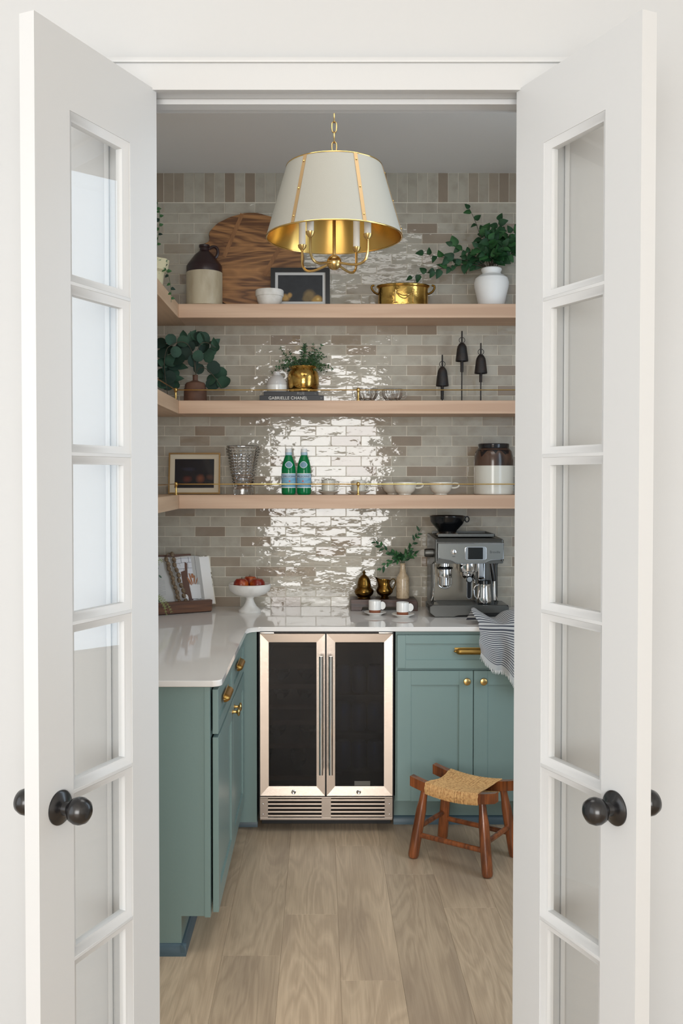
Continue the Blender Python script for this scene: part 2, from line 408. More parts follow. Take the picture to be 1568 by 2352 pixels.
def tile_material():
    m = bpy.data.materials.new('glazed_zellige_tile'); m.use_nodes = True
    nt = m.node_tree; N = nt.nodes; L = nt.links; b = N['Principled BSDF']
    geo = N.new('ShaderNodeNewGeometry'); oi = N.new('ShaderNodeObjectInfo')
    ad = N.new('ShaderNodeMath'); ad.operation = 'ADD'; L.new(geo.outputs['Random Per Island'], ad.inputs[0]); L.new(oi.outputs['Random'], ad.inputs[1])
    fr = N.new('ShaderNodeMath'); fr.operation = 'FRACT'; L.new(ad.outputs[0], fr.inputs[0])
    cr = N.new('ShaderNodeValToRGB'); e = cr.color_ramp; e.interpolation = 'LINEAR'
    cols = [(0, (172, 165, 150)), (.3, (182, 175, 160)), (.5, (177, 170, 155)), (.68, (170, 162, 147)), (.82, (164, 152, 135)), (.93, (154, 139, 121)), (1, (144, 128, 111))]
    e.elements[0].color = lin(cols[0][1]); e.elements[1].position = 1; e.elements[1].color = lin(cols[-1][1])
    for p, c in cols[1:-1]:
        el = e.elements.new(p); el.color = lin(c)
    L.new(fr.outputs[0], cr.inputs['Fac'])
    off = N.new('ShaderNodeMath'); off.operation = 'MULTIPLY'; off.inputs[1].default_value = 91; L.new(fr.outputs[0], off.inputs[0])
    vm = N.new('ShaderNodeVectorMath'); vm.operation = 'ADD'; L.new(geo.outputs['Position'], vm.inputs[0]); L.new(off.outputs[0], vm.inputs[1])
    n = N.new('ShaderNodeTexNoise'); n.inputs['Scale'].default_value = 14; n.inputs['Detail'].default_value = 5; L.new(vm.outputs['Vector'], n.inputs['Vector'])
    mr = N.new('ShaderNodeMapRange'); mr.inputs['From Min'].default_value = .45; mr.inputs['From Max'].default_value = .8; mr.inputs['To Max'].default_value = .55
    L.new(n.outputs['Fac'], mr.inputs['Value'])
    mx = N.new('ShaderNodeMix'); mx.data_type = 'RGBA'; mx.inputs['B'].default_value = lin((134, 121, 105))
    L.new(mr.outputs['Result'], mx.inputs['Factor']); L.new(cr.outputs['Color'], mx.inputs['A']); L.new(mx.outputs['Result'], b.inputs['Base Color'])
    b.inputs['Roughness'].default_value = .06; b.inputs['IOR'].default_value = 1.62
    mp = N.new('ShaderNodeMapping'); mp.inputs['Scale'].default_value = (.8, 1, 1.6); L.new(vm.outputs['Vector'], mp.inputs['Vector'])
    n2 = N.new('ShaderNodeTexNoise'); n2.inputs['Scale'].default_value = 14; n2.inputs['Detail'].default_value = 3.2; n2.inputs['Roughness'].default_value = .42
    L.new(mp.outputs['Vector'], n2.inputs['Vector'])
    bp = N.new('ShaderNodeBump'); bp.inputs['Strength'].default_value = 1; bp.inputs['Distance'].default_value = .0034
    L.new(n2.outputs['Fac'], bp.inputs['Height']); L.new(bp.outputs['Normal'], b.inputs['Normal'])
    return m
M['tile'] = tile_material()

def towel_material():
    m = bpy.data.materials.new('striped_cotton'); m.use_nodes = True
    nt = m.node_tree; N = nt.nodes; L = nt.links; b = N['Principled BSDF']; b.inputs['Roughness'].default_value = .9
    uv = N.new('ShaderNodeUVMap'); sp = N.new('ShaderNodeSeparateXYZ'); L.new(uv.outputs[0], sp.inputs[0])
    def stripes(sock, f, duty):
        k = N.new('ShaderNodeMath'); k.operation = 'MULTIPLY'; k.inputs[1].default_value = f; L.new(sock, k.inputs[0])
        q = N.new('ShaderNodeMath'); q.operation = 'FRACT'; L.new(k.outputs[0], q.inputs[0])
        g = N.new('ShaderNodeMath'); g.operation = 'LESS_THAN'; g.inputs[1].default_value = duty; L.new(q.outputs[0], g.inputs[0])
        return g.outputs[0]
    # stripes across the length; past the hem side (v > .72) a thin window-pane check
    v_hi = N.new('ShaderNodeMath'); v_hi.operation = 'GREATER_THAN'; v_hi.inputs[1].default_value = .70; L.new(sp.outputs['Y'], v_hi.inputs[0])
    s1 = stripes(sp.outputs['X'], 36, .42)
    s2 = stripes(sp.outputs['X'], 24, .13); s3 = stripes(sp.outputs['Y'], 15, .13)
    mxx = N.new('ShaderNodeMath'); mxx.operation = 'MAXIMUM'; L.new(s2, mxx.inputs[0]); L.new(s3, mxx.inputs[1])
    a = N.new('ShaderNodeMix'); a.data_type = 'FLOAT'; L.new(v_hi.outputs[0], a.inputs['Factor']); L.new(s1, a.inputs['A']); L.new(mxx.outputs[0], a.inputs['B'])
    # the last of the length is plain fringe
    end = N.new('ShaderNodeMath'); end.operation = 'LESS_THAN'; end.inputs[1].default_value = .93; L.new(sp.outputs['X'], end.inputs[0])
    pr = N.new('ShaderNodeMath'); pr.operation = 'MULTIPLY'; L.new(a.outputs['Result'], pr.inputs[0]); L.new(end.outputs[0], pr.inputs[1])
    mx = N.new('ShaderNodeMix'); mx.data_type = 'RGBA'; mx.inputs['A'].default_value = lin((232, 231, 229)); mx.inputs['B'].default_value = lin((100, 103, 114))
    L.new(pr.outputs[0], mx.inputs['Factor']); L.new(mx.outputs['Result'], b.inputs['Base Color'])
    return m
M['towel'] = towel_material()

# ------------------------------------------------------------------ the room shell
YW, YB = 2.17, 4.80          # front face of the partition wall, tiled face of the back wall
XL, XR = -.95, 1.76          # pantry side walls
ZF, ZC = .012, 3.098         # finished floor, ceiling
fl = struct('floor', MB().box(-2.7, 2.7, -3.2, 4.9, -.06, 0), mat('subfloor', (120, 104, 88), .8))
ce = struct('ceiling', MB().box(-1.1, XR + .1, 2.29, 4.9, ZC, ZC + .1), M['ceiling'])
ch = struct('ceiling', MB().box(-2.7, 2.7, -3.2, 2.29, ZC, ZC + .1), M['hall_ceiling'])
wb = struct('wall_back', MB().box(-1.1, XR + .1, YB + .0022, YB + .12, 0, ZC), M['grout'])
struct('wall_left', MB().box(-1.1, XL, 2.29, YB + .0016, 0, ZC), M['pantry_wall'])
wq = MB(); wq.box(XR, XR + .1, 2.29, 2.36, 0, ZC).box(XR, XR + .1, 3.36, YB + .0016, 0, ZC).box(XR, XR + .1, 2.36, 3.36, 0, .75).box(XR, XR + .1, 2.36, 3.36, 2.98, ZC)
struct('wall_right', wq, M['pantry_wall'])
w3 = MB()
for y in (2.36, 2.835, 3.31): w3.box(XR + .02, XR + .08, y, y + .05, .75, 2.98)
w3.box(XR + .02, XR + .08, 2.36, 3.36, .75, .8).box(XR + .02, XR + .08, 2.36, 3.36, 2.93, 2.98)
struct('side_fill_frame', w3, M['trim'])  # window frame added for the side fill light, out of view
struct('ceiling_fill_frame', MB().box(.15 - .68, .15 + .68, 2.80 - .48, 2.80 + .48, 3.0785, ZC, .004), M['trim'])   # unseen frame added around the ceiling fill light
OL, OR_, OT = -.425, .50, 2.46
wf = MB()
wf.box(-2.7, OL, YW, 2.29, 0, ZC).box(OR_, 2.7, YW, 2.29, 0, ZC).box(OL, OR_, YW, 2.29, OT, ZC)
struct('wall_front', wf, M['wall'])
# the hall behind the camera: walls with window openings
wr = MB(); wr.box(-2.7, 2.7, -3.32, -3.2, 0, .5).box(-2.7, 2.7, -3.32, -3.2, 2.75, ZC).box(-2.7, -2.05, -3.32, -3.2, .5, 2.75).box(1.35, 2.7, -3.32, -3.2, .5, 2.75)
struct('wall_rear', wr, M['hall_wall'])
ww = MB(); ww.box(-2.8, -2.7, -3.2, YW, 0, .4).box(-2.8, -2.7, -3.2, YW, 2.7, ZC).box(-2.8, -2.7, -3.2, -1.25, .4, 2.7).box(-2.8, -2.7, 1.45, YW, .4, 2.7)
struct('wall_west', ww, M['hall_wall'])
struct('wall_east', MB().box(2.7, 2.8, -3.2, YW, 0, ZC), M['hall_wall'])
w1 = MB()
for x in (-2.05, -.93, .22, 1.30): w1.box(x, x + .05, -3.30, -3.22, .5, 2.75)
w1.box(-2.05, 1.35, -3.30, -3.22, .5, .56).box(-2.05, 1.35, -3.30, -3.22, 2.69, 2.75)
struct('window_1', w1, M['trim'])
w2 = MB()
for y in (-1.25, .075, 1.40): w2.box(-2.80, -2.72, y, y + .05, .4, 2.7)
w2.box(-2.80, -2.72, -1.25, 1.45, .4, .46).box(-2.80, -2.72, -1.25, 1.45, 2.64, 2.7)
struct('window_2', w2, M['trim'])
# door lining, stop and casing
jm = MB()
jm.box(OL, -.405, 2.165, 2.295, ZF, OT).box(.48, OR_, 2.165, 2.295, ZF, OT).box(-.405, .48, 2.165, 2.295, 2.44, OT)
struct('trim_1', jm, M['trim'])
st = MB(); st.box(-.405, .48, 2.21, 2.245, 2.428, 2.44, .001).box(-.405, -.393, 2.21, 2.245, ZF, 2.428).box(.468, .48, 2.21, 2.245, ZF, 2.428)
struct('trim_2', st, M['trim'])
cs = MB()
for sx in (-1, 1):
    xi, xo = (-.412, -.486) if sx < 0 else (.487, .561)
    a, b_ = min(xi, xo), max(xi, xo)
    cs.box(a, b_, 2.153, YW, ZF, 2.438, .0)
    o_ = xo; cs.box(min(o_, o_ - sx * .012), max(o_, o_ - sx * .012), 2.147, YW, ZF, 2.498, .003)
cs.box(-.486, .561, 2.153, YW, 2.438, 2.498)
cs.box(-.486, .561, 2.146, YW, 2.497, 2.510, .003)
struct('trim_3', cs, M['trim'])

# planks laid along the depth of the room, each a board of its own
pitch = .1914; x_at = .0633
known = {0: [2.902, 3.977], 1: [3.692], 2: [3.40], -1: [3.348], -2: [3.055], -3: [3.41]}
pm = {}
for c in range(-14, 14):
    xa = x_at + c * pitch
    if xa < -2.7 or xa + pitch > 2.72: continue
    cuts = list(known.get(c, [3.2 + ((c * .37) % 1.0)]))
    y = cuts[0]
    while y > -3.2: y -= 1.42; cuts.append(y)
    y = max(cuts)
    while y < 4.8: y += 1.42; cuts.append(y)
    cuts = sorted(cuts)
    for y0, y1 in zip(cuts, cuts[1:]):
        y0 = max(y0, -3.2); y1 = min(y1, YB + .0016)
        if y1 - y0 < .02: continue
        key = round(y1 - y0, 3)
        if key not in pm:
            b2 = MB().box(-pitch / 2 + .0002, pitch / 2 - .0002, .0002, key - .0002, 0, ZF, .0004, 1)
            pm[key] = b2.mesh('plank', M['plank'], False)
        o = link('plank', pm[key], fl); o.location = (xa + pitch / 2, y0, 0)

# wall tiles: running bond, one soldier course under the ceiling
TW, TH = .15275, .050865; Z0 = .9139
def tile_mesh(w_, h_):
    b2 = MB(); g = .0014; t = .0042; c_ = .0008
    x, z = w_ / 2 - g, h_ / 2 - g
    vs_ = [(-x, 0, -z), (x, 0, -z), (x, 0, z), (-x, 0, z), (-x, -t + c_, -z), (x, -t + c_, -z), (x, -t + c_, z), (-x, -t + c_, z),
           (-x + c_, -t, -z + c_), (x - c_, -t, -z + c_), (x - c_, -t, z - c_), (-x + c_, -t, z - c_)]
    fs = [(0, 1, 5, 4), (1, 2, 6, 5), (2, 3, 7, 6), (3, 0, 4, 7), (4, 5, 9, 8), (5, 6, 10, 9), (6, 7, 11, 10), (7, 4, 8, 11), (8, 9, 10, 11)]
    return b2.raw(vs_, fs)
spots = []
for k in range(40):
    z = Z0 + (k + .5) * TH; x0 = -.7856 - TW * 2 + (0 if k % 2 else TW / 2)
    for i in range(18):
        x = x0 + (i + .5) * TW
        if x - TW / 2 < -1.02 or x + TW / 2 > 1.80: continue
        spots.append((x, z, 0))
for i in range(54):
    x = -.7853 - 4 * .051 + (i + .5) * .051
    if x > 1.74: break
    spots.append((x, 2.951 + .0735, 1))
def hidden(s):
    x, z, v = s
    for a, b_ in ((1.34, 1.42), (1.47, 1.52), (1.86, 1.90), (2.36, 2.42)):
        if a < z < b_: return True
    return x < -.79 or x > 1.0
front = sorted([s for s in spots if not hidden(s)], key=lambda s: abs(s[0] - .08) + .25 * abs(s[1] - 1.6))
single = set(front[:298])
tm = [tile_mesh(TW, TH).mesh('tile', M['tile'], False), tile_mesh(.051, .147).mesh('tile', M['tile'], False)]
rest = MB()
for s in spots:
    x, z, v = s
    ax = R(rnd.uniform(-1.3, 1.3)); az = R(rnd.uniform(-.6, .6) if v == 0 else rnd.uniform(-.9, .9)); ax *= 1 if v == 0 else .4; dy = rnd.uniform(-.0003, .0003)
    Mx = Matrix.Translation((x, YB + .0042 + dy, z)) @ Matrix.Rotation(ax, 4, 'X') @ Matrix.Rotation(az, 4, 'Z')
    if s in single:
        o = link('tile', tm[v], wb); o.matrix_basis = Mx
    else:
        t2 = tile_mesh(TW, TH) if not v else tile_mesh(.051, .147)
        t2.xform(Mx); me = bpy.data.meshes.new('t'); t2.bm.to_mesh(me); t2.bm.free(); rest.bm.from_mesh(me); bpy.data.meshes.remove(me)
o = rest.build('tile_field', M['tile'], wb, False); o['kind'] = 'stuff'

# ------------------------------------------------------------------ French doors
def french_door(n, hinge, d, nrm, side):
    W_, T = .405, .035; zb, zt = .022, 2.442
    root = bpy.data.objects.new('door_%d' % n, None); COL.objects.link(root); root.location = (hinge[0], hinge[1], zb); root['kind'] = 'structure'
    d = Vector((d[0], d[1], 0)).normalized(); nn = Vector((nrm[0], nrm[1], 0)).normalized()
    Mx = Matrix(((d.x, nn.x, 0, 0), (d.y, nn.y, 0, 0), (0, 0, 1, 0), (0, 0, 0, 1)))     # local x along the leaf, y towards the pantry-side face
    H = zt - zb
    sw, tr, br, s = .102, .150, .235, .016          # stile, top rail, bottom rail, sticking
    gx0, gx1 = sw, W_ - sw; gz0, gz1 = br, H - tr
    def sect(w_): # not used for plain members
        return None
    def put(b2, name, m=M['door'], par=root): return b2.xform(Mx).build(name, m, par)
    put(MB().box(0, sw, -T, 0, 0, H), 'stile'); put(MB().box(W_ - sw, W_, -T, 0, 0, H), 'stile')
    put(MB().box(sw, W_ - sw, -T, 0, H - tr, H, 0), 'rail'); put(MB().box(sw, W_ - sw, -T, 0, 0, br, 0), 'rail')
    n_ = 6; ph = (gz1 - gz0) / n_; gy = -T / 2
    def moulding(x0, x1, z0, z1):      # sloped sticking around one light, both faces
        b2 = MB()
        prof = [(0, -.0012), (.004, -.003), (.011, -.008), (s, -.0095), (s, gy)]
        for f in (0, 1):
            rings = []
            for (i, y) in prof:
                yy = y if f == 0 else -T - y
                rings.append([(x0 + i, yy, z0 + i), (x1 - i, yy, z0 + i), (x1 - i, yy, z1 - i), (x0 + i, yy, z1 - i)])
            vs_ = [p for r_ in rings for p in r_]; fs = []
            for k in range(len(rings) - 1):
                for j in range(4): fs.append((k * 4 + j, k * 4 + (j + 1) % 4, (k + 1) * 4 + (j + 1) % 4, (k + 1) * 4 + j))
            b2.raw(vs_, fs)
        return b2
    for k in range(n_):
        z0, z1 = gz0 + k * ph, gz0 + (k + 1) * ph
        e0 = .004 if k else 0; e1 = .004 if k < n_ - 1 else 0
        put(moulding(gx0, gx1, z0 + e0, z1 - e1), 'glazing_bead')
        p = put(MB().box(gx0 + s - .001, gx1 - s + .001, gy - .0015, gy + .0015, z0 + e0 + s - .001, z1 - e1 - s + .001), 'pane', M['door_glass'])
        if k: put(MB().box(gx0, gx1, -T + .0006, -.0006, z0 - .004, z0 + .004, .0008, 1), 'muntin')
    # knobs on both faces
    for f in (1, -1):
        y0 = 0 if f > 0 else -T; cz = .918 - zb; cx = W_ - .060
        rose = MB().lathe([(0, 0), (.034, 0), (.034, .003), (.030, .007), (.020, .009), (.014, .013), (.012, .024)], 32)
        kn = MB().lathe([(.012, .022), (.016, .027), (.0235, .034), (.0268, .044), (.0265, .052), (.0225, .062), (.014, .0685), (0, .071)], 32)
        for b3, nm in ((rose, 'knob_rose'), (kn, 'door_knob')):
            b3.xform(Matrix.Translation((cx, y0, cz)) @ Matrix.Rotation(-f * PI / 2, 4, 'X'))
            put(b3, nm, M['black_metal'])
    return root
french_door(1, (-.3704, 2.1670), (-.1636, -.365), (.365, -.1636), -1)
french_door(2, (.4443, 2.1670), (.158, -.374), (-.374, -.158), 1)

# ------------------------------------------------------------------ base cabinets, worktop
FYC = 4.15     # plane of the back run's door fronts
def shaker(b2, a0, a1, z0, z1, face, plane, t=.019, rail=.062, rec=.007):
    """shaker front: frame with a recessed flat panel. plane 'y': front looks to -y at y=face; 'x': looks to +x at x=face"""
    def bx(u0, u1, w0, w1, d0, d1, bev=0):
        if plane == 'y': b2.box(u0, u1, face + d0, face + d1, w0, w1, bev, 1)
        else: b2.box(face - d1, face - d0, u0, u1, w0, w1, bev, 1)
    bx(a0, a0 + rail, z0, z1, 0, t, .0012); bx(a1 - rail, a1, z0, z1, 0, t, .0012)
    bx(a0 + rail, a1 - rail, z0, z0 + rail, .0002, t); bx(a0 + rail, a1 - rail, z1 - rail, z1, .0002, t)
    bx(a0 + rail, a1 - rail, z0 + rail, z1 - rail, rec, t)
    return b2
def drawer_front(b2, a0, a1, z0, z1, face, plane): return shaker(b2, a0, a1, z0, z1, face, plane, rail=.037)
def knob(parent, p, axis):
    prof = [(0, 0), (.009, 0), (.009, .002), (.006, .004), (.005, .014), (.009, .018), (.0155, .021), (.0165, .0245), (.0145, .0275), (.008, .0295), (0, .030)]
    b2 = MB().lathe(prof, 20, axis=axis); b2.xform(Matrix.Translation(p)); return b2.build('knob', M['brass_satin'], parent, world=True)
def cup_pull(parent, c, L_, plane):
    """bin pull: half barrel hood with pointed ends"""
    n = 16; vs_ = []; fs = []
    us = [-1.16, -1.1, -1.04, -.98, -.9] + [-.8 + 1.6 * i / 8 for i in range(9)] + [.9, .98, 1.04, 1.1, 1.16]
    rr = [.002, .005, .0055, .010, .0135] + [.0145] * 9 + [.0135, .010, .0055, .005, .002]
    m = 9
    for u, r in zip(us, rr):
        for k in range(m):
            a = PI * k / (m - 1)                 # from top back round the front to the lower lip
            d_ = r * 1.55 * math.sin(a); z_ = r * 1.0 * math.cos(a)
            vs_.append((u * L_ / 2, -d_, z_))
    for i in range(len(us) - 1):
        for k in range(m - 1): fs.append((i * m + k, (i + 1) * m + k, (i + 1) * m + k + 1, i * m + k + 1))
    b2 = MB().raw(vs_, fs); b2.thick(.0015)
    b2.box(-L_ * .56, L_ * .56, -.002, 0, .008, .0165, .0008, 1)
    Mx = Matrix.Translation(c) @ (Matrix.Rotation(PI / 2, 4, 'Z') if plane == 'x' else Matrix())
    b2.xform(Mx); return b2.build('cup_pull', M['brass_pull'], parent, world=True)

rc = thing('base_cabinet', 'sage green base cabinet right of the wine fridge, one wide drawer over two doors', 'cabinet', (1.02, 4.47, ZF))
MB().box(.335, 1.715, FYC + .042, 4.785, .137, .893).build('carcass', M['sage'], rc, world=True)
ff = MB(); ff.box(.332, .352, FYC + .022, FYC + .042, .137, .893, .001).box(1.695, 1.715, FYC + .022, FYC + .042, .137, .893, .001)
ff.box(.352, 1.695, FYC + .022, FYC + .042, .860, .893).box(.352, 1.695, FYC + .022, FYC + .042, .715, .735).box(.352, 1.695, FYC + .022, FYC + .042, .137, .165)
ff.build('face_frame', M['sage'], rc, world=True)
dr = drawer_front(MB(), .338, 1.008, .731, .877, FYC, 'y').build('drawer_front', M['sage'], rc, world=True)
cup_pull(dr, (.673, FYC, .806), .150, 'y')
d1 = shaker(MB(), .338, .6715, .1437, .7196, FYC, 'y').build('cabinet_door', M['sage'], rc, world=True)
knob(d1, (.6416, FYC, .6764), '-y')
d2 = shaker(MB(), .6745, 1.008, .1437, .7196, FYC, 'y').build('cabinet_door', M['sage'], rc, world=True)
knob(d2, (.7142, FYC, .6764), '-y')
shaker(MB(), 1.362, 1.71, .1437, .877, FYC, 'y').build('cabinet_door', M['sage'], rc, world=True)
d3 = shaker(MB(), 1.012, 1.358, .1437, .877, FYC, 'y').build('cabinet_door', M['sage'], rc, world=True)
MB().box(.332, 1.715, 4.243, 4.26, ZF, .137).build('toe_kick', M['sage'], rc, world=True)
def quarter(path_plane, a0, a1, c, sgn):
    p = [(0, ZF)] + [(sgn * .017 * math.cos(t * PI / 12), ZF + .036 * math.sin(t * PI / 12)) for t in range(7)]
    if path_plane == 'yz': return MB().prism([(c + q[0], q[1]) for q in p], 'yz', a0, a1)
    return MB().prism([(c + q[0], q[1]) for q in p], 'xz', a0, a1)
struct('baseboard_right', quarter('yz', .3285, 1.715, 4.243, -1), M['shoe'])

lc = thing('base_cabinet', 'sage green base cabinet along the left wall, two drawers over two doors', 'cabinet', (-.66, 3.6, ZF))
FX = -.332
side = [(-.945, ZF), (-.4525, ZF), (-.4525, .137), (-.376, .137), (-.376, .893), (-.945, .893)]
MB().prism(side, 'xz', 3.066, 3.084).build('end_panel', M['sage'], lc, world=True)
MB().box(-.945, -.3765, 3.084, 4.78, .137, .893).build('carcass', M['sage'], lc, world=True)
f2 = MB(); f2.box(-.376, -.357, 3.062, 3.10, .134, .893, .001).box(-.376, -.357, 4.12, 4.15, .134, .893)
f2.box(-.376, -.357, 3.10, 4.12, .134, .165).box(-.376, -.357, 3.10, 4.12, .715, .735).box(-.376, -.357, 3.10, 4.12, .860, .893)
f2.build('face_frame', M['sage'], lc, world=True)
for y0, y1, kp in ((3.078, 3.601, 3.572), (3.606, 4.128, 3.652)):
    q = drawer_front(MB(), y0, y1, .731, .877, FX, 'x').build('drawer_front', M['sage'], lc, world=True)
    cup_pull(q, (FX, (y0 + y1) / 2 - .015, .806), .150, 'x')
    q = shaker(MB(), y0, y1, .1437, .7196, FX, 'x').build('cabinet_door', M['sage'], lc, world=True)
    knob(q, (FX, kp, .682), 'x')
MB().box(-.470, -.4525, 3.084, 4.243, ZF, .137).build('toe_kick', M['sage'], lc, world=True)
MB().box(-.376, -.2785, FYC, FYC + .02, .05, .893).box(-.2955, -.2785, FYC + .02, 4.7, .05, .893).build('filler_panel', M['sage'], lc, world=True)
MB().box(-.4525, -.2785, FYC + .06, FYC + .075, ZF, .14).build('toe_kick', M['sage'], lc, world=True)
b2 = quarter('xz', 3.05, 4.21, -.4525, 1); b2.prism([(3.066 - .017 * math.cos(t * PI / 12), ZF + .036 * math.sin(t * PI / 12)) for t in range(7)] + [(3.066, ZF)], 'yz', -.945, -.436)
b2.prism([(4.21 - .017 * math.cos(t * PI / 12), ZF + .036 * math.sin(t * PI / 12)) for t in range(7)] + [(4.21, ZF)], 'yz', -.4525, -.2785)
struct('baseboard_left', b2, M['shoe'])

poly = [(XL, 3.035)] + arc(-.317 - .03, 3.035 + .03, .03, -90, 0, 6) + [(-.317, 4.08)]
poly += [(p[0], p[1]) for p in arc(-.317 + .055, 4.139 - .055, .055, 180, 90, 8)] + [(XR, 4.139), (XR, YB), (XL, YB)]
wt = MB().prism(poly, 'xy', .8945, .915, .003, 2)
solo('worktop', wt, M['quartz'], 'white quartz worktop in an L over the green cabinets', 'worktop', (0, 0, 0), angle=50)

# ------------------------------------------------------------------ wine fridge
fr = thing('wine_fridge', 'stainless steel two-door wine fridge with black glass under the worktop', 'fridge', (.027, 4.4, ZF))
FY = 4.12
bd = MB(); bd.box(-.270, -.255, FY + .035, 4.74, .065, .890).box(.309, .324, FY + .035, 4.74, .065, .890).box(-.255, .309, FY + .035, 4.74, .875, .890)
bd.box(-.255, .309, FY + .035, 4.74, .065, .19).box(-.255, .309, 4.70, 4.74, .19, .875).box(.018, .036, FY + .035, 4.70, .19, .875)
bd.build('cabinet_body', M['fridge_black'], fr, world=True)
for fx in (-.23, .28): MB().lathe([(0, 0), (.014, 0), (.014, .054), (0, .054)], 16, c=(fx, 4.30, ZF)).build('foot', M['black_matt'], fr, world=True)
for x0, x1, hx, hs in ((-.2617, .0212, .0038, 1), (.0282, .316, .0460, -1)):
    z0, z1 = .177, .8876; fw = .037
    p = MB()
    def trap(pts): # one mitred frame member with a shallow bevel towards the glass
        (ax, az), (bx, bz), (cx, cz), (dx_, dz) = pts
        f_, g_ = FY, FY + .004
        vs_ = [(ax, f_, az), (bx, f_, bz), (cx, g_, cz), (dx_, g_, dz), (ax, f_ + .034, az), (bx, f_ + .034, bz), (cx, f_ + .034, cz), (dx_, f_ + .034, dz)]
        return MB().raw(vs_, [(0, 1, 2, 3), (4, 7, 6, 5), (0, 4, 5, 1), (1, 5, 6, 2), (2, 6, 7, 3), (3, 7, 4, 0)])
    i0, i1, k0, k1 = x0 + fw, x1 - fw, z0 + fw + .004, z1 - fw
    df = MB()
    dob = None
    members = [[(x0, z1), (x1, z1), (i1, k1), (i0, k1)], [(x1, z0), (x0, z0), (i0, k0), (i1, k0)],
               [(x0, z0), (x0, z1), (i0, k1), (i0, k0)], [(x1, z1), (x1, z0), (i1, k0), (i1, k1)]]
    dob = MB().box(i0, i1, FY + .008, FY + .013, k0, k1).build('glass_door', M['fridge_glass'], fr, world=True)
    for mm in members: trap(mm).build('door_frame', M['steel'], dob, smooth=False, world=True)
    h = MB().tube([(hx, FY - .045, .283), (hx, FY - .045, .798)], .0085, 16)
    for hz in (.33, .75): h.tube([(hx, FY - .042, hz), (hx, FY + .001, hz)], .005, 10)
    h.build('handle', M['chrome'], dob, world=True)
    cx = (x0 + x1) / 2 + hs * .004
    lk = MB().lathe([(0, 0), (.010, 0), (.010, .002), (.0075, .004), (.0045, .0025), (0, .0025)], 20, axis='-y', c=(cx, FY, z0 + .017)); lk.build('lock', M['chrome'], dob, world=True)
    hg = MB().box(min(x0, x0 + .06) if hs > 0 else x1 - .06, x0 + .06 if hs > 0 else x1, FY + .004, FY + .03, .889, .8935)
    hg.build('hinge', M['chrome'], dob, world=True)
st_ = MB().box(.150, .219, FY + .0065, FY + .0078, .220, .240).build('sticker', M['steel_dark'], fr, world=True)
# grille with louvres
g0, g1, q0, q1 = -.2627, .3162, .0696, .1715
gr = MB(); gr.box(g0, g1, FY + .002, FY + .012, q0, .080, .001).box(g0, g1, FY + .002, FY + .012, .1655, q1, .001)
for a, b_ in ((g0, -.2284), (.0065, .047), (.2825, g1)): gr.box(a, b_, FY + .002, FY + .012, .080, .1655)
go = gr.build('grille', mat('grille_steel', (176, 164, 154), .32, 1), fr, world=True)
for k in range(5):
    z = .0855 + k * .0172
    for a, b_ in ((-.2284, .0065), (.047, .2825)):
        MB().prism([(FY + .001, z), (FY + .001, z + .0075), (FY + .0115, z + .0105), (FY + .0115, z + .0035)], 'yz', a, b_).build('louvre', M['steel'], go, smooth=False, world=True)
MB().box(-.262, .316, 4.235, 4.245, ZF + .001, .066).box(-.24, .29, FY + .013, FY + .02, .07, .17).build('grille_backing', M['fridge_black'], fr, world=True)
for sx in (-.250, .303):
    for sz in (.095, .140): MB().ball((sx, FY + .002, sz), .0035, 10, (1, .6, 1)).build('screw', M['chrome'], go, world=True)
rk = None
for k, z in enumerate((.724, .634, .544, .473, .370, .227)):
    b2 = MB().box(-.235, .004, FY + .055, FY + .075, z, z + .022).box(-.235, .004, FY + .075, 4.66, z + .004, z + .008)
    b2.build('rack', M['rack_wood'], fr, world=True)
for z in (.60, .43, .26):
    MB().box(.060, .292, FY + .06, 4.66, z, z + .006).build('wire_shelf', M['steel_dark'], fr, world=True)
wp = [(0, 0), (.034, 0), (.037, .004), (.037, .17), (.030, .20), (.0145, .225), (.0135, .28), (.0155, .283), (.0155, .295), (0, .295)]
wm = MB().lathe(wp, 20, axis='-y').mesh('wine_bottle', M['wine'])
names = (('upper left', -.175, .675), ('upper right', -.065, .675), ('second row left', -.178, .571), ('second row right', -.070, .571),
         ('third row left', -.195, .390), ('third row right', -.060, .390), ('lowest row centre', -.100, .285))
zr = {.675: .642 + .0372, .571: .552 + .0372, .390: .378 + .0372, .285: .235 + .0372}
for nm, x, z in names:
    o = link('wine_bottle', wm); o.location = (x, FY + .40, zr[z] + .0005)
    tag(o, 'dark wine bottle lying neck forward in the left side of the fridge, ' + nm, 'bottle', 'wine bottles in the fridge')
cm = MB().lathe([(0, 0), (.024, 0), (.031, .006), (.033, .012), (.033, .108), (.027, .118), (.026, .122), (0, .120)], 20).mesh('drink_can', M['can'])
for row, z in (('top', .606), ('middle', .436), ('bottom', .266)):
    for nm, x in (('left', .105), ('centre', .175), ('right', .245)):
        o = link('drink_can', cm); o.location = (x, FY + .12, z + .0005)
        tag(o, 'drink can at the %s of the %s shelf behind the right fridge door' % (nm, row), 'can', 'drink cans in the fridge')

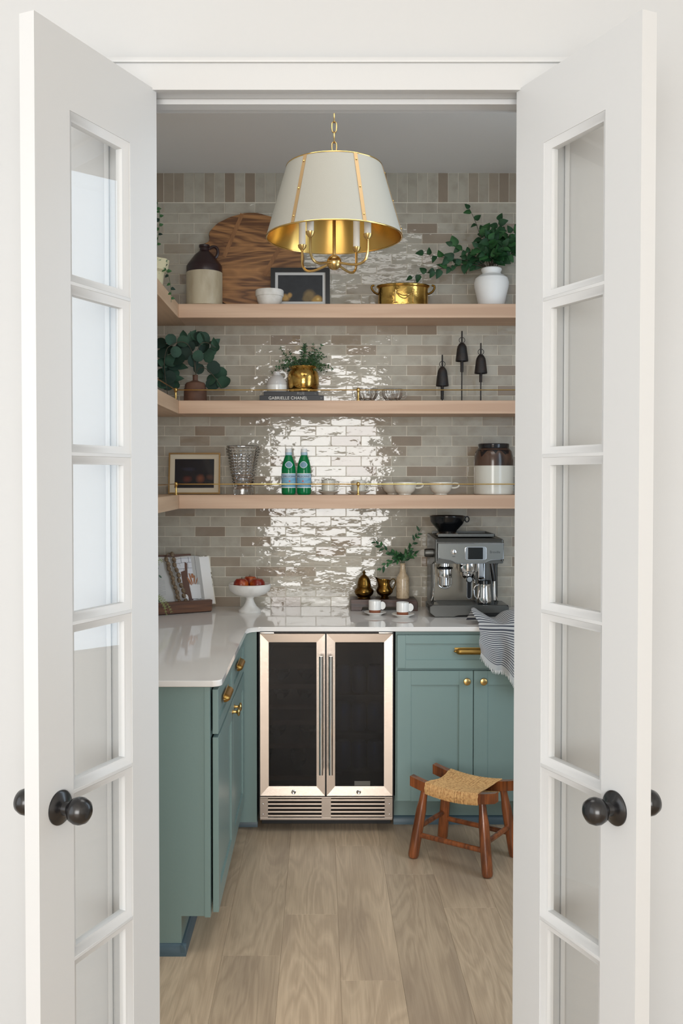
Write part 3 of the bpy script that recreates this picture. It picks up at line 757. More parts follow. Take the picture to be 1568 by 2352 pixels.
# ------------------------------------------------------------------ floating shelves and gallery rails
SH = [(2.333, 2.399, 'top'), (1.875, 1.938, 'middle'), (1.419, 1.485, 'lowest')]
SF, SX = 4.556, -.678
for z0, z1, nm in SH:
    t = thing('floating_shelf', '%s pale oak floating shelf running round the tiled corner' % nm, 'shelf', (0, 4.67, z0), 'floating oak shelves')
    MB().box(SX, XR, SF, YB, z0, z1, .0015, 1).build('board', M['oak'], t, world=True)
    MB().prism([(XL, 2.95), (SX, 2.95), (SX, SF), (SX, YB), (XL, YB)], 'xy', z0, z1, .0015, 1).build('board', M['oak_y'], t, world=True)
for z, nm in ((1.938, 'middle'), (1.485, 'lowest')):
    t = thing('gallery_rail', 'thin brass gallery rail along the edge of the %s oak shelf' % nm, 'rail', (.18, 4.575, z), 'brass gallery rails')
    zr_ = z + .052; xp = -.694; yp = 4.575
    MB().tube([(xp, yp, zr_), (XR, yp, zr_)], .0026, 8).build('rail', M['brass'], t, world=True)
    MB().tube([(xp, yp, zr_), (xp, 3.0, zr_)], .0026, 8).build('rail', M['brass'], t, world=True)
    pp = [(0, 0), (.0105, 0), (.0105, .0025), (.006, .005), (.0048, .010), (.0052, .028), (.0046, .040), (.0060, .0435), (.0086, .048), (.0092, .053), (.0078, .059), (.004, .0625), (0, .063)]
    for px, py in ((xp, yp), (.1832, yp), (1.06, yp), (xp, 3.70)):
        MB().lathe(pp, 16, c=(px, py, z)).build('post', M['brass'], t, world=True)

# ------------------------------------------------------------------ pendant lamp
P0 = Vector((.0505, 3.45, 0))
pl = thing('pendant_lamp', 'brass pendant lamp with a cream linen shade hanging from a chain', 'lamp', (P0.x, P0.y, 2.318))
def pz(z): return z - 2.318
rt, rb, zt, zb = .1725, .2455, 2.686, 2.434
sh = MB().lathe([(rb, pz(zb)), (rt, pz(zt))], 64).build('lamp_shade', M['linen'], pl)
MB().lathe([(rb - .0025, pz(zb) + .0003), (rt - .0025, pz(zt) - .0003)], 64).build('shade_lining', M['brass_inner'], pl)
def ring(r, z, t): return MB().tube([(r * math.cos(2 * PI * i / 64), r * math.sin(2 * PI * i / 64), pz(z)) for i in range(64)], t, 8, True)
ring(rb - .0008, zb, .0028).build('shade_rim', M['brass'], sh); ring(rt - .0008, zt, .0026).build('shade_rim', M['brass'], sh)
for k in range(6):
    a0 = R(-90 + 24 + 60 * k); dw = .0068
    vs_ = []
    for r, z in ((rb + .0006, zb + .002), (rt + .0006, zt - .001)):
        for s_ in (-1, 1):
            for e_ in (0, .0012):
                aa = a0 + s_ * dw / r
                vs_.append(((r + e_) * math.cos(aa), (r + e_) * math.sin(aa), pz(z)))
    so = MB().raw(vs_, [(0, 1, 3, 2), (4, 6, 7, 5), (0, 4, 5, 1), (2, 3, 7, 6), (1, 5, 7, 3), (0, 2, 6, 4)]).build('strap', M['tape'], sh, False)
    for f in (.10, .5, .90):
        rv = MB()
        r = rb + (rt - rb) * f + .0025; z = zb + (zt - zb) * f
        rv.ball((r * math.cos(a0), r * math.sin(a0), pz(z)), .0032, 8); rv.build('rivet', M['brass'], sh)
bz = 2.345
MB().ball((0, 0, pz(bz)), .027, 24).build('hub', M['brass_satin'], pl)
MB().tube([(0, 0, pz(bz) + .02), (0, 0, pz(2.745))], .0062, 12).build('stem', M['brass_satin'], pl)
sp_ = MB()
for k in range(3):
    a = R(30 + 120 * k); sp_.tube([(0, 0, pz(2.672)), (rt * math.cos(a), rt * math.sin(a), pz(2.684))], .002, 6)
sp_.build('spider', M['brass_satin'], pl)
for ax, ay in ((-.085, -.112), (.117, -.080), (-.117, .080), (.085, .112)):
    r = math.hypot(ax, ay); ux, uy = ax / r, ay / r
    def q(d_, z): return (ux * d_, uy * d_, pz(z))
    pts = bez(q(.022, bz - .004), q(.07, bz - .014), q(r + .002, bz - .045), q(r, bz + .030), 14) + [q(r, 2.410)]
    am = MB().tube(pts, .0046, 10).build('arm', M['brass_satin'], pl)
    MB().lathe([(0, 0), (.006, 0), (.0145, .010), (.0165, .019), (.014, .020), (0, .018)], 20, c=q(r, 2.408)).build('candle_cup', M['brass_satin'], am)
    MB().lathe([(0, 0), (.0125, 0), (.0125, .100), (.010, .102), (0, .102)], 20, c=q(r, 2.426)).build('candle_sleeve', M['candle'], am)
    MB().lathe([(0, 0), (.009, 0), (.009, .012), (.014, .028), (.011, .046), (0, .062)], 14, c=q(r, 2.528)).build('bulb', mat('opal_bulb', (235, 232, 225), .3), am)
chn = 0; z = 2.737
while z < ZC - .03:
    f = chn % 2; hh, ww_ = .0185, .0085
    pts = [(ww_ * math.cos(t * PI / 8), 0, hh * math.sin(t * PI / 8) + (hh * .55 if math.sin(t * PI / 8) > 0.01 else (-hh * .55 if math.sin(t * PI / 8) < -.01 else 0))) for t in range(16)]
    if f: pts = [(0, p[0], p[2]) for p in pts]
    pts = [(p[0], p[1], p[2] * .72 + pz(z + .0205)) for p in pts]
    MB().tube(pts, .0022, 8, True).build('chain_link', M['brass_satin'], pl); z += .0365; chn += 1
MB().lathe([(0, 0), (.006, 0), (.012, .012), (.06, .022), (.062, .030), (0, .030)], 32, c=(0, 0, pz(ZC - .030))).build('ceiling_rose', M['brass_satin'], pl)

# ------------------------------------------------------------------ top shelf
ZT, ZM, ZL, ZW = 2.399, 1.938, 1.485, .915
jg = thing('stoneware_jug', 'large brown and cream stoneware jug at the left end of the top shelf', 'jug', (-.5636, 4.645, ZT))
MB().lathe([(0, 0), (.082, 0), (.0865, .004), (.0875, .02), (.0875, .165)], 40).build('lower_body', M['stoneware'], jg)
up = MB().lathe([(.0875, .165), (.0872, .195), (.083, .203), (.074, .215), (.048, .250), (.030, .266), (.0235, .272), (.022, .285), (.026, .290), (.026, .300), (.020, .302), (.017, .296), (.017, .26)], 40)
up.build('upper_body', M['stoneware_brown'], jg)
MB().tube(bez((.022, 0, .282), (.062, 0, .315), (.082, 0, .262), (.052, 0, .238), 14), [.0075] * 15, 10).build('handle', M['stoneware_brown'], jg)

bb = thing('bread_board', 'large round wooden bread board leaning on the tiles behind the jug', 'board', (-.345, 4.760, ZT))
rad = .264; cz = rad * .925 + .003
def board_r(a):
    base = rad
    for c0, w0, d0 in ((R(152), .09, -.030), (R(163), .05, -.045), (R(172), .07, -.022)):     # torn live edge with an old chip
        base += d0 * math.exp(-((a - c0) / w0) ** 2)
    return base + .0016 * math.sin(9 * a) + .001 * math.sin(23 * a)
bp = [(board_r(2 * PI * i / 96) * math.cos(2 * PI * i / 96), cz + .925 * board_r(2 * PI * i / 96) * math.sin(2 * PI * i / 96)) for i in range(96)]
tilt = Matrix.Translation((0, -.012, .004)) @ Matrix.Rotation(R(-5), 4, 'X')
pr = MB().prism(bp, 'xz', -.008, .008, .003, 2).xform(Matrix.Rotation(R(28), 4, 'Y')) if False else MB().prism(bp, 'xz', -.008, .008, .003, 2)
bo = pr.xform(tilt).build('board', M['board_wood'], bb)
for dx0, dz0, dx1, dz1 in ((-.045, .240, -.135, .020), (.160, .100, .066, -.075)):
    v = Vector((dx1 - dx0, 0, dz1 - dz0)); L_ = v.length; ang = math.atan2(v.x, -v.z)
    b2 = MB().box(-.010, .010, -.0092, -.0076, -L_, 0, .0006, 1)
    b2.xform(tilt @ Matrix.Translation((dx0, 0, cz + dz0)) @ Matrix.Rotation(-ang, 4, 'Y')); b2.build('batten', M['batten_wood'], bb)
wb_ = MB().lathe([(0, 0), (.046, 0), (.050, .004), (.060, .028), (.0635, .046), (.0665, .047), (.0685, .052), (.069, .074), (.0665, .078), (.060, .076), (.057, .05), (.04, .014), (0, .010)], 40,
                mod=lambda a, t: 1 + .012 * math.sin(3 * a + 2) * t + .006 * math.sin(7 * a))
solo('mortar_bowl', wb_, M['white_matt'], 'small rough white stone bowl in front of the bread board', 'bowl', (-.246, 4.630, ZT))

def framed(name, label, w_, h_, frame_w, mat_w, fm, mm, pic, loc, lean, depth=.018, rotz=0, glazed=True):
    t = thing(name, label, 'picture', loc, None, rotz)
    L_ = Matrix.Rotation(R(-lean), 4, 'X')
    b2 = MB()
    for p in ([(-w_/2, 0), (w_/2, 0), (w_/2 - frame_w, frame_w), (-w_/2 + frame_w, frame_w)], [(w_/2, h_), (-w_/2, h_), (-w_/2 + frame_w, h_ - frame_w), (w_/2 - frame_w, h_ - frame_w)],
              [(-w_/2, h_), (-w_/2, 0), (-w_/2 + frame_w, frame_w), (-w_/2 + frame_w, h_ - frame_w)], [(w_/2, 0), (w_/2, h_), (w_/2 - frame_w, h_ - frame_w), (w_/2 - frame_w, frame_w)]):
        b2.prism(p, 'xz', -depth, 0)
    b2.xform(L_).build('frame', fm, t, False)
    i = frame_w; j = frame_w + mat_w
    b2 = MB().box(-w_/2 + i, w_/2 - i, -depth + .007, -.002, i, h_ - i); b2.xform(L_).build('picture_mat', mm, t, False)
    o = MB().box(-w_/2 + j, w_/2 - j, -depth + .0062, -depth + .0072, j, h_ - j).build('picture', pic, t, False)
    o.data.transform(Matrix.Translation((0, 0, 0)))
    o.matrix_basis = L_
    if glazed: g = MB().box(-w_/2 + i, w_/2 - i, -depth + .003, -depth + .0042, i, h_ - i); g.xform(L_).build('glazing', M['picture_glass'], t, False)
    return t
pic1 = painting('still_life_pears', (52, 54, 58), [(.082, .045, .034, .026, (176, 138, 70), .45), (.045, .068, .036, .033, (124, 104, 70), .5), (.030, .050, .024, .022, (116, 98, 66), .5), (-.075, .055, .030, .024, (186, 146, 84), .6),
                                       (-.052, .068, .014, .016, (176, 138, 80), .6), (.088, .048, .010, .008, (220, 190, 120), .9), (.070, .030, .008, .006, (225, 210, 160), .8)], .6)
framed('framed_print', 'black framed still life of yellow fruit in a white mat, top shelf', .292, .205, .022, .014, M['frame_black'], M['mat_white'], pic1, (-.098, 4.705, ZT), 6, glazed=False)

bp_ = thing('brass_planter', 'oval brass pot with two ring handles and raised garland, top shelf', 'pot', (.405, 4.66, ZT))
MB().lathe([(0, .002), (.118, .002), (.124, 0), (.1255, .004), (.123, .010), (.1215, .080), (.1225, .092), (.129, .097), (.1315, .102), (.129, .106), (.121, .104), (.118, .095), (.117, .012), (0, .010)], 56, sy=.62).build('pot_body', M['brass_hammer'], bp_)
for s_ in (-1, 1):
    pts = [(s_ * (.120 + .030 * math.sin(PI * i / 10)), 0, .062 + .044 * i / 10 + .006 * math.sin(PI * i / 10)) for i in range(11)]
    MB().tube(bez((s_ * .120, 0, .066), (s_ * .150, 0, .070), (s_ * .168, 0, .112), (s_ * .140, 0, .108), 12), .0052, 10).build('handle', M['brass_old'], bp_)
gl = MB()
for x0, x1, sag in ((-.042, .042, .020), (-.042, .042, .034)):
    pts = []
    for i in range(13):
        x = x0 + (x1 - x0) * i / 12; y = -.62 * math.sqrt(.1222**2 - x * x) - .001
        pts.append((x, y, .066 - sag * (1 - ((2 * i / 12) - 1) ** 2)))
    gl.tube(pts, .0026, 8)
for s_ in (-1, 1):
    x = s_ * .042; y = -.62 * math.sqrt(.1222**2 - x * x) - .001
    gl.ball((x, y, .072), .0065, 12, (1, .6, 1)); gl.tube([(x, y, .070), (x + s_ * .003, y + s_ * 0, .045), (x + s_ * .002, y, .012)], [.0045, .003, .004], 8)
gl.build('garland', M['brass'], bp_)

def leaf_mesh(name, L_, W_, fold, curl, kind, m, n=10):
    vs_, fs = [], []
    for i in range(n + 1):
        t = i / n
        if kind == 'round': hw = W_ * math.sqrt(max(0, 1 - (2 * t - 1) ** 2)) * (.92 + .12 * t)
        elif kind == 'heart': hw = W_ * (math.sin(PI * t ** .62) ** .8) * (1 - .15 * t)
        else: hw = W_ * math.sin(PI * t ** .8)
        x = L_ * t; zc = -curl * L_ * (t * t)
        vs_ += [(x, -hw, zc + fold * hw), (x, 0, zc), (x, hw, zc + fold * hw)]
    for i in range(n):
        a = i * 3; fs += [(a, a + 3, a + 4, a + 1), (a + 1, a + 4, a + 5, a + 2)]
    b2 = MB().raw(vs_, fs); bmesh.ops.remove_doubles(b2.bm, verts=b2.bm.verts[:], dist=1e-6)
    return b2.mesh(name, m, True, 80)
def put_leaf(parent, me, p, d, up, sc=1.0):
    d = Vector(d).normalized(); up = Vector(up); z = (up - d * up.dot(d)).normalized(); y = z.cross(d)
    o = link('leaf', me, parent)
    o.matrix_basis = Matrix.Translation(p) @ Matrix((d, y, z)).transposed().to_4x4() @ Matrix.Scale(sc, 4)
    return o
def facing(spread=.6): # a leaf normal that looks out to the room
    return Vector((rnd.uniform(-spread, spread), -1, rnd.uniform(-spread * .4, spread)))

# the white vase with leafy branches
vz = thing('white_vase', 'ribbed white pottery vase with leafy green branches, right end of top shelf', 'vase', (.840, 4.68, ZT))
MB().lathe([(0, 0), (.058, 0), (.062, .004), (.072, .055), (.0835, .105), (.0845, .125), (.078, .146), (.060, .160), (.046, .166), (.0445, .174), (.050, .186), (.050, .192), (.0465, .196), (.041, .193), (.040, .170), (.05, .15), (0, .12)], 48,
           mod=lambda a, t: 1 + .006 * math.sin(t * 90)).build('vase_body', mat('ribbed_white_clay', (240, 240, 238), .5), vz)
lm = [leaf_mesh('leaf', .048, .020, .25, .25, 'heart', M['leaf_dark']), leaf_mesh('leaf', .052, .022, .2, .15, 'heart', M['leaf_mid']), leaf_mesh('leaf', .040, .016, .3, .3, 'heart', M['leaf_dark'])]
tips = [(-.115, -.03, .478, 6), (-.39, -.02, .150, 8), (-.335, -.03, .262, 9), (-.20, -.05, .300, 9), (-.28, -.01, .185, 8), (-.04, .02, .385, 9), (.03, -.03, .420, 9), (.115, 0, .395, 9), (.135, -.05, .28, 8), (-.03, -.07, .33, 9), (.07, -.08, .30, 9), (-.12, .04, .26, 8), (.02, -.09, .25, 7), (.09, .03, .34, 8), (0, -.05, .36, 9), (.05, .03, .38, 9), (-.08, -.07, .285, 9), (.10, -.06, .33, 9), (.04, -.10, .285, 8), (-.05, -.02, .30, 9), (.12, .02, .30, 8)]
for tx, ty, tz, nl in tips:
    p0 = Vector((rnd.uniform(-.02, .02), rnd.uniform(-.02, .02), .16)); tp = Vector((tx, ty, tz))
    pts = bez(p0, p0 + Vector((tx * .15, ty * .2, .10)), Vector((tx * .6, ty * .8, max(.2, tz * .85))), tp, 14)
    MB().tube(pts, [.0022 - .0012 * i / 14 for i in range(15)], 6).build('branch', M['stem'], vz)
    for i in range(nl):
        f = .34 + .66 * (i + .5) / nl; k = min(13, int(f * 14)); q_ = pts[k]; tg = (pts[k + 1] - pts[k]).normalized()
        sd = Vector((-tg.z, 0, tg.x)) * (1 if i % 2 else -1)
        d = tg * .5 + sd * rnd.uniform(.4, 1) + Vector((0, rnd.uniform(-.5, .15), -rnd.uniform(0, .5)))
        put_leaf(vz, rnd.choice(lm), q_ + Vector((0, -.004, 0)), d, facing(.9), rnd.uniform(.75, 1.15))
    put_leaf(vz, lm[2], pts[-1], (pts[-1] - pts[-2]) + Vector((0, 0, -.004)), facing(), rnd.uniform(.8, 1.1))

# the patterned pot on the left run, with a trailing vine
fp = thing('floral_planter', 'cream floral-print cloth planter with a trailing vine on the left shelf', 'planter', (-.728, 4.18, ZT))
def ruff(a, t): return 1 + (.07 * math.sin(9 * a) * max(0, t - .45) / .55)
MB().lathe([(0, 0), (.034, 0), (.038, .01), (.043, .055), (.045, .066), (.058, .075), (.066, .120), (.0655, .121), (.057, .077), (.03, .06), (0, .058)], 45, mod=ruff).build('cloth_pot', M['floral'], fp)
vine = [[(0, 0, .10), (.02, -.02, .19), (.035, -.03, .27), (.03, -.03, .34)], [(.01, 0, .10), (.066, -.03, .12), (.088, -.06, .0), (.086, -.07, -.075)], [(0, 0, .1), (-.03, .02, .22), (.015, -.02, .30), (.022, -.02, .38)]]
lv = leaf_mesh('leaf', .020, .008, .2, .2, 'heart', M['leaf_mid']); lv2 = leaf_mesh('leaf', .022, .009, .2, .2, 'heart', M['leaf_euca_dark'])
for v4 in vine:
    pts = bez(*v4, 12); MB().tube(pts, .0010, 6).build('tendril', M['stem_green'], fp)
    for i in range(3, 12):
        if pts[i].z < .036 and pts[i].x < .079: continue
        tg = (pts[i + 1] - pts[i]).normalized(); sd = Vector((-tg.z, 0, tg.x)) * (1 if i % 2 else -1)
        put_leaf(fp, lv if i % 3 else lv2, pts[i], tg * .3 + sd, facing(.5), rnd.uniform(.7, 1.1))

# ------------------------------------------------------------------ middle shelf
eu = thing('clay_bottle', 'brown clay bottle holding round-leaved eucalyptus, left end of middle shelf', 'bottle', (-.6085, 4.64, ZM))
MB().lathe([(0, 0), (.055, 0), (.0565, .004), (.0545, .062), (.051, .068), (.0505, .082), (.044, .092), (.020, .100), (.0125, .104), (.0125, .126), (.0135, .130), (.0095, .131), (.009, .1), (0, .09)], 36).build('bottle_body', M['terracotta'], eu)
EL_MIN = .086
le = [leaf_mesh('leaf', .062, .031, .12, .10, 'round', M['leaf_euca']), leaf_mesh('leaf', .060, .030, .1, .15, 'round', M['leaf_euca_dark']), leaf_mesh('leaf', .068, .020, .15, .2, 'point', M['leaf_euca'])]
# eucalyptus leaves at measured spots (x, z from the bottle's foot), kind
EL = [(-.115,.300,0),(-.058,.292,0),(-.135,.255,1),(-.090,.238,0),(-.045,.236,1),(.022,.338,1),(.020,.312,0),(.058,.292,1),(.078,.245,2),(.066,.220,0),(.018,.222,0),(-.008,.198,1),(.016,.165,1),(.086,.165,1),(.116,.140,0),(.078,.105,0),(.138,.090,0),(.090,.074,1),(-.150,.190,0),(-.105,.180,1),(-.138,.152,1),(-.088,.115,2),(-.080,.176,2),(-.018,.335,2),(-.004,.355,2),(-.125,.118,1),(-.155,.090,0),(-.135,.062,1),(.040,.305,0),(.098,.268,2),(-.060,.345,2),(-.160,.235,1),(-.165,.140,0),(-.03,.27,1),(-.105,.06,0),(-.17,.285,1),(.10,.285,2),(-.075,.205,1),(-.12,.20,0),(-.15,.26,1),(-.17,.19,1),(-.11,.14,0),(-.155,.115,1),(-.07,.26,1),(.0,.30,1),(.04,.27,1)]
stems = [bez((0, 0, .11), (0, -.01, .24), (-.02, -.02, .34), (-.13, -.03, .26), 14), bez((0, 0, .11), (0, 0, .26), (.02, -.02, .33), (.10, -.02, .26), 14), bez((0, 0, .11), (.01, 0, .20), (.06, -.03, .18), (.13, -.03, .07), 14), bez((-.13, -.03, .26), (-.16, -.03, .20), (-.14, -.03, .12), (-.13, -.03, .03), 10)]
for s_ in stems: MB().tube(s_, .0016, 6).build('branch', M['stem'], eu)
allp = [p for s_ in stems for p in s_]
for x, z, k in EL:
    q_ = Vector((x, rnd.uniform(-.034, .02), min(.322, max(z, EL_MIN)))); nb = min(allp, key=lambda p: (p - q_).length)
    d = (q_ - nb); d.y = rnd.uniform(-.01, .01)
    if d.length < .01: d = Vector((rnd.uniform(-1, 1), 0, rnd.uniform(-1, .3)))
    dn = d.normalized(); put_leaf(eu, le[k], q_ - dn * .031, dn, facing(.7), rnd.uniform(.92, 1.16))

def book(name, label, w_, h_, d_, loc, inks, rotz=0):
    t = thing(name, label, 'book', loc, None, rotz)
    MB().box(-w_/2, w_/2, 0, d_, 0, .0022, .0006, 1).box(-w_/2, w_/2, 0, d_, h_ - .0022, h_, .0006, 1).box(-w_/2, w_/2, -.001, .003, 0, h_, .0012, 2).build('cover', M['book_black'], t)
    MB().box(-w_/2 + .003, w_/2 - .003, .003, d_ - .004, .0022, h_ - .0022).build('pages', M['page'], t)
    for txt, size, x, m, spc in inks: text_on(txt, size, m, t, (x, -.0012, h_ / 2), spc)
    return t
book('hardback_book', 'thick black fashion book under the smaller one on the middle shelf', .310, .0265, .20, (-.137, 4.585, ZM), [('GABRIELLE CHANEL', .0205, -.018, M['book_ink'], 1.03), ('V\u00b7', .012, .143, M['book_ink_grey'], 1)])
book('hardback_book', 'smaller black book lying on top of the fashion book', .264, .0205, .18, (-.1405, 4.592, ZM + .0265), [('RUE', .019, .047, M['book_ink_grey'], 1.1), ('L\u00b7', .009, .118, M['book_ink_grey'], 1)])
ZB = ZM + .047
j2 = thing('small_jug', 'small white and grey jug standing on the stacked black books', 'jug', (-.212, 4.650, ZB))
MB().lathe([(0, 0), (.046, 0), (.049, .003), (.050, .012), (.050, .034)], 36).build('lower_body', M['white_ceramic'], j2)
MB().lathe([(.050, .034), (.049, .046), (.043, .062), (.030, .076), (.019, .083), (.0175, .092), (.019, .1), (.016, .101), (.0145, .094), (.014, .08)], 36).build('upper_body', M['grey_glaze'], j2)
MB().tube(bez((.016, 0, .097), (.050, 0, .106), (.054, 0, .070), (.036, 0, .066), 12), .0055, 10).build('handle', M['white_ceramic'], j2)
bpot = thing('brass_pot', 'hammered brass pot of fine green foliage on the stacked books', 'pot', (-.083, 4.67, ZB))
MB().lathe([(0, 0), (.066, 0), (.0705, .003), (.0705, .012), (.0690, .015), (.0735, .020), (.0775, .045), (.0775, .075), (.073, .098), (.064, .109), (.062, .114), (.070, .124), (.071, .127), (.068, .128), (.059, .118), (.06, .1), (0, .095)], 48).build('pot_body', M['brass_hammer'], bpot)
fo = MB(); stx = MB()
for i in range(64):
    a = rnd.uniform(0, 2 * PI); rr = rnd.uniform(.02, .056); el = rnd.uniform(.05, 1.5)
    ln = rnd.uniform(.07, .125) * (1 - .05 * abs(math.cos(el)))
    p0 = Vector((rr * math.cos(a), rr * math.sin(a), .105)); dr_ = Vector((math.cos(a) * math.cos(el), math.sin(a) * math.cos(el) * .7, math.sin(el) * 1.0 + .12))
    if i < 4: p0 = Vector((.0, 0, .105)); dr_ = Vector((rnd.uniform(-.1, .2), 0, 1)); ln = .128 + .004 * i
    p3 = p0 + dr_ * ln + Vector((0, 0, -.02 * math.cos(el))); pts = bez(p0, p0 + Vector((0, 0, .03)), p0 + dr_ * ln * .6 + Vector((0, 0, .012)), p3, 7)
    stx.tube(pts, .0009, 4)
    for k in range(1, 8):
        tg = (pts[k] - pts[k - 1]).normalized()
        for s_ in (-1, 1, 0):
            sd = tg.cross(Vector((0, 1, 0))); sd = (sd if sd.length > .1 else Vector((1, 0, 0))).normalized() * s_ + Vector((0, rnd.uniform(-.8, .4), .2))
            d = (tg * .8 + sd).normalized(); u_ = d.cross(Vector((rnd.uniform(-1, 1), rnd.uniform(-1, 1), rnd.uniform(-1, 1)))).normalized(); q_ = pts[k]; l_ = rnd.uniform(.010, .0155)
            fo.raw([q_, q_ + d * l_ * .5 + u_ * .0032, q_ + d * l_, q_ + d * l_ * .5 - u_ * .0032], [(0, 1, 2, 3)])
o = fo.build('foliage', M['fern'], bpot, False); o['kind'] = 'stuff'
o = stx.build('stalks', M['stem_green'], bpot); o['kind'] = 'stuff'

def scallop_bowl(name, label, loc, r, h, handles):
    t = thing(name, label, 'bowl', loc, 'pressed glass bowls')
    md = lambda a, u: 1 + .045 * abs(math.sin(7 * a)) * (1 if .12 < u < .9 else .2)
    prof = [(0, .004), (r * .50, .003), (r * .58, 0), (r * .62, .004), (r * .60, .010), (r * .80, .018), (r * .97, h * .55), (r, h * .8), (r * .99, h), (r * .95, h - .001), (r * .93, h * .8), (r * .88, h * .55), (r * .7, .022), (0, .013)]
    MB().lathe(prof, 84, mod=md).build('bowl_body', M['glass'], t)
    for s_ in handles:
        MB().tube(bez((s_ * r * .95, 0, h * .92), (s_ * (r + .034), 0, h * 1.05), (s_ * (r + .022), 0, .010), (s_ * r * .86, 0, .022), 12), .0042, 10).build('handle', M['glass'], t)
    return t
scallop_bowl('glass_bowl', 'pressed glass bowl with handle behind the middle rail post', (.232, 4.68, ZM), .050, .066, (-1,))
scallop_bowl('glass_bowl', 'pressed glass sugar bowl with two handles, left of the iron bells', (.355, 4.68, ZM), .050, .064, (-1, 1))

for x, zt_, b0, b1, sl, lab in ((.603, 2.1745, 2.1167, 2.0202, 1.955, 'lowest dark iron bell of the three, left one, on a thin stand'), (.6995, 2.2923, 2.2345, 2.1424, 2.090, 'tallest dark iron bell of the three, middle one, on a thin stand'), (.793, 2.2324, 2.1767, 2.0824, 2.040, 'right-hand dark iron bell of the three, on a thin stand')):
    t = thing('iron_bell', lab, 'bell', (x, 4.70, ZM), 'iron bells on stands')
    def zz(z): return z - ZM
    MB().lathe([(0, 0), (.022, 0), (.022, .003), (.006, .005), (0, .005)], 20).build('base', M['iron'], t)
    MB().tube([(0, 0, .004), (0, 0, zz(b1) + .02)], .0030, 8).build('rod', M['iron'], t)
    MB().lathe([(0, zz(sl)), (.0075, zz(sl)), (.0078, zz(b1) + .01), (0, zz(b1) + .01)], 14).build('clapper', M['iron'], t)
    H_ = b0 - b1
    MB().lathe([(.026, zz(b1) + .002), (.031, zz(b1)), (.0315, zz(b1) + .004), (.0285, zz(b1) + H_ * .3), (.025, zz(b1) + H_ * .62), (.0245, zz(b1) + H_ * .66), (.0215, zz(b1) + H_ * .8), (.013, zz(b1) + H_ * .95), (.004, zz(b0)), (0, zz(b0))], 28).build('bell_body', M['iron'], t)
    MB().tube([(.014 * math.cos(k * PI / 10), 0, zz(b0) + .012 + .014 * math.sin(k * PI / 10)) for k in range(20)], .0016, 6, True).build('ring', M['iron'], t)
    MB().tube([(0, .002, zz(b0) - .002), (0, .002, zz(zt_))], [.0042, .0036], 8).build('hanger', M['iron'], t)

# ------------------------------------------------------------------ lowest shelf
pic2 = painting('still_life_dark', (22, 25, 36), [(-.035, .075, .030, .022, (92, 42, 36), .8), (.030, .078, .026, .026, (128, 74, 52), .8), (.078, .085, .026, .018, (84, 52, 40), .8), (.075, .02, .05, .016, (74, 76, 90), .5), (-.03, .125, .05, .016, (40, 42, 56), .8)], .25)
framed('framed_print', 'gold framed dark still life with a cream mat on the lowest shelf', .258, .2075, .007, .024, M['frame_gold'], M['mat_cream'], pic2, (-.6285, 4.745, ZL), 8)

gv = thing('cut_glass_vase', 'tall flared cut-glass vase on the lowest shelf', 'vase', (-.3785, 4.675, ZL))
NR = 12; prof = [(0, .004), (.040, .003), (.0475, 0), (.049, .006), (.0485, .026), (.045, .031), (.0445, .034), (.049, .040), (.050, .052)]
for k in range(NR):
    f = k / NR; z = .056 + f * .176; r = .0515 + .031 * f ** 1.2
    prof += [(r - .002, z), (r + .0042, z + .0074), (r - .001, z + .0138)]
prof += [(.083, .236), (.080, .240), (.076, .236), (.058, .14), (.042, .055), (.03, .044), (0, .040)]
def cut(a, t): return 1 + (.030 * abs(math.sin(14 * a)) if .30 < t < .86 else .0)
MB().lathe(prof, 112, mod=cut).build('vase_body', M['glass'], gv, angle=20)

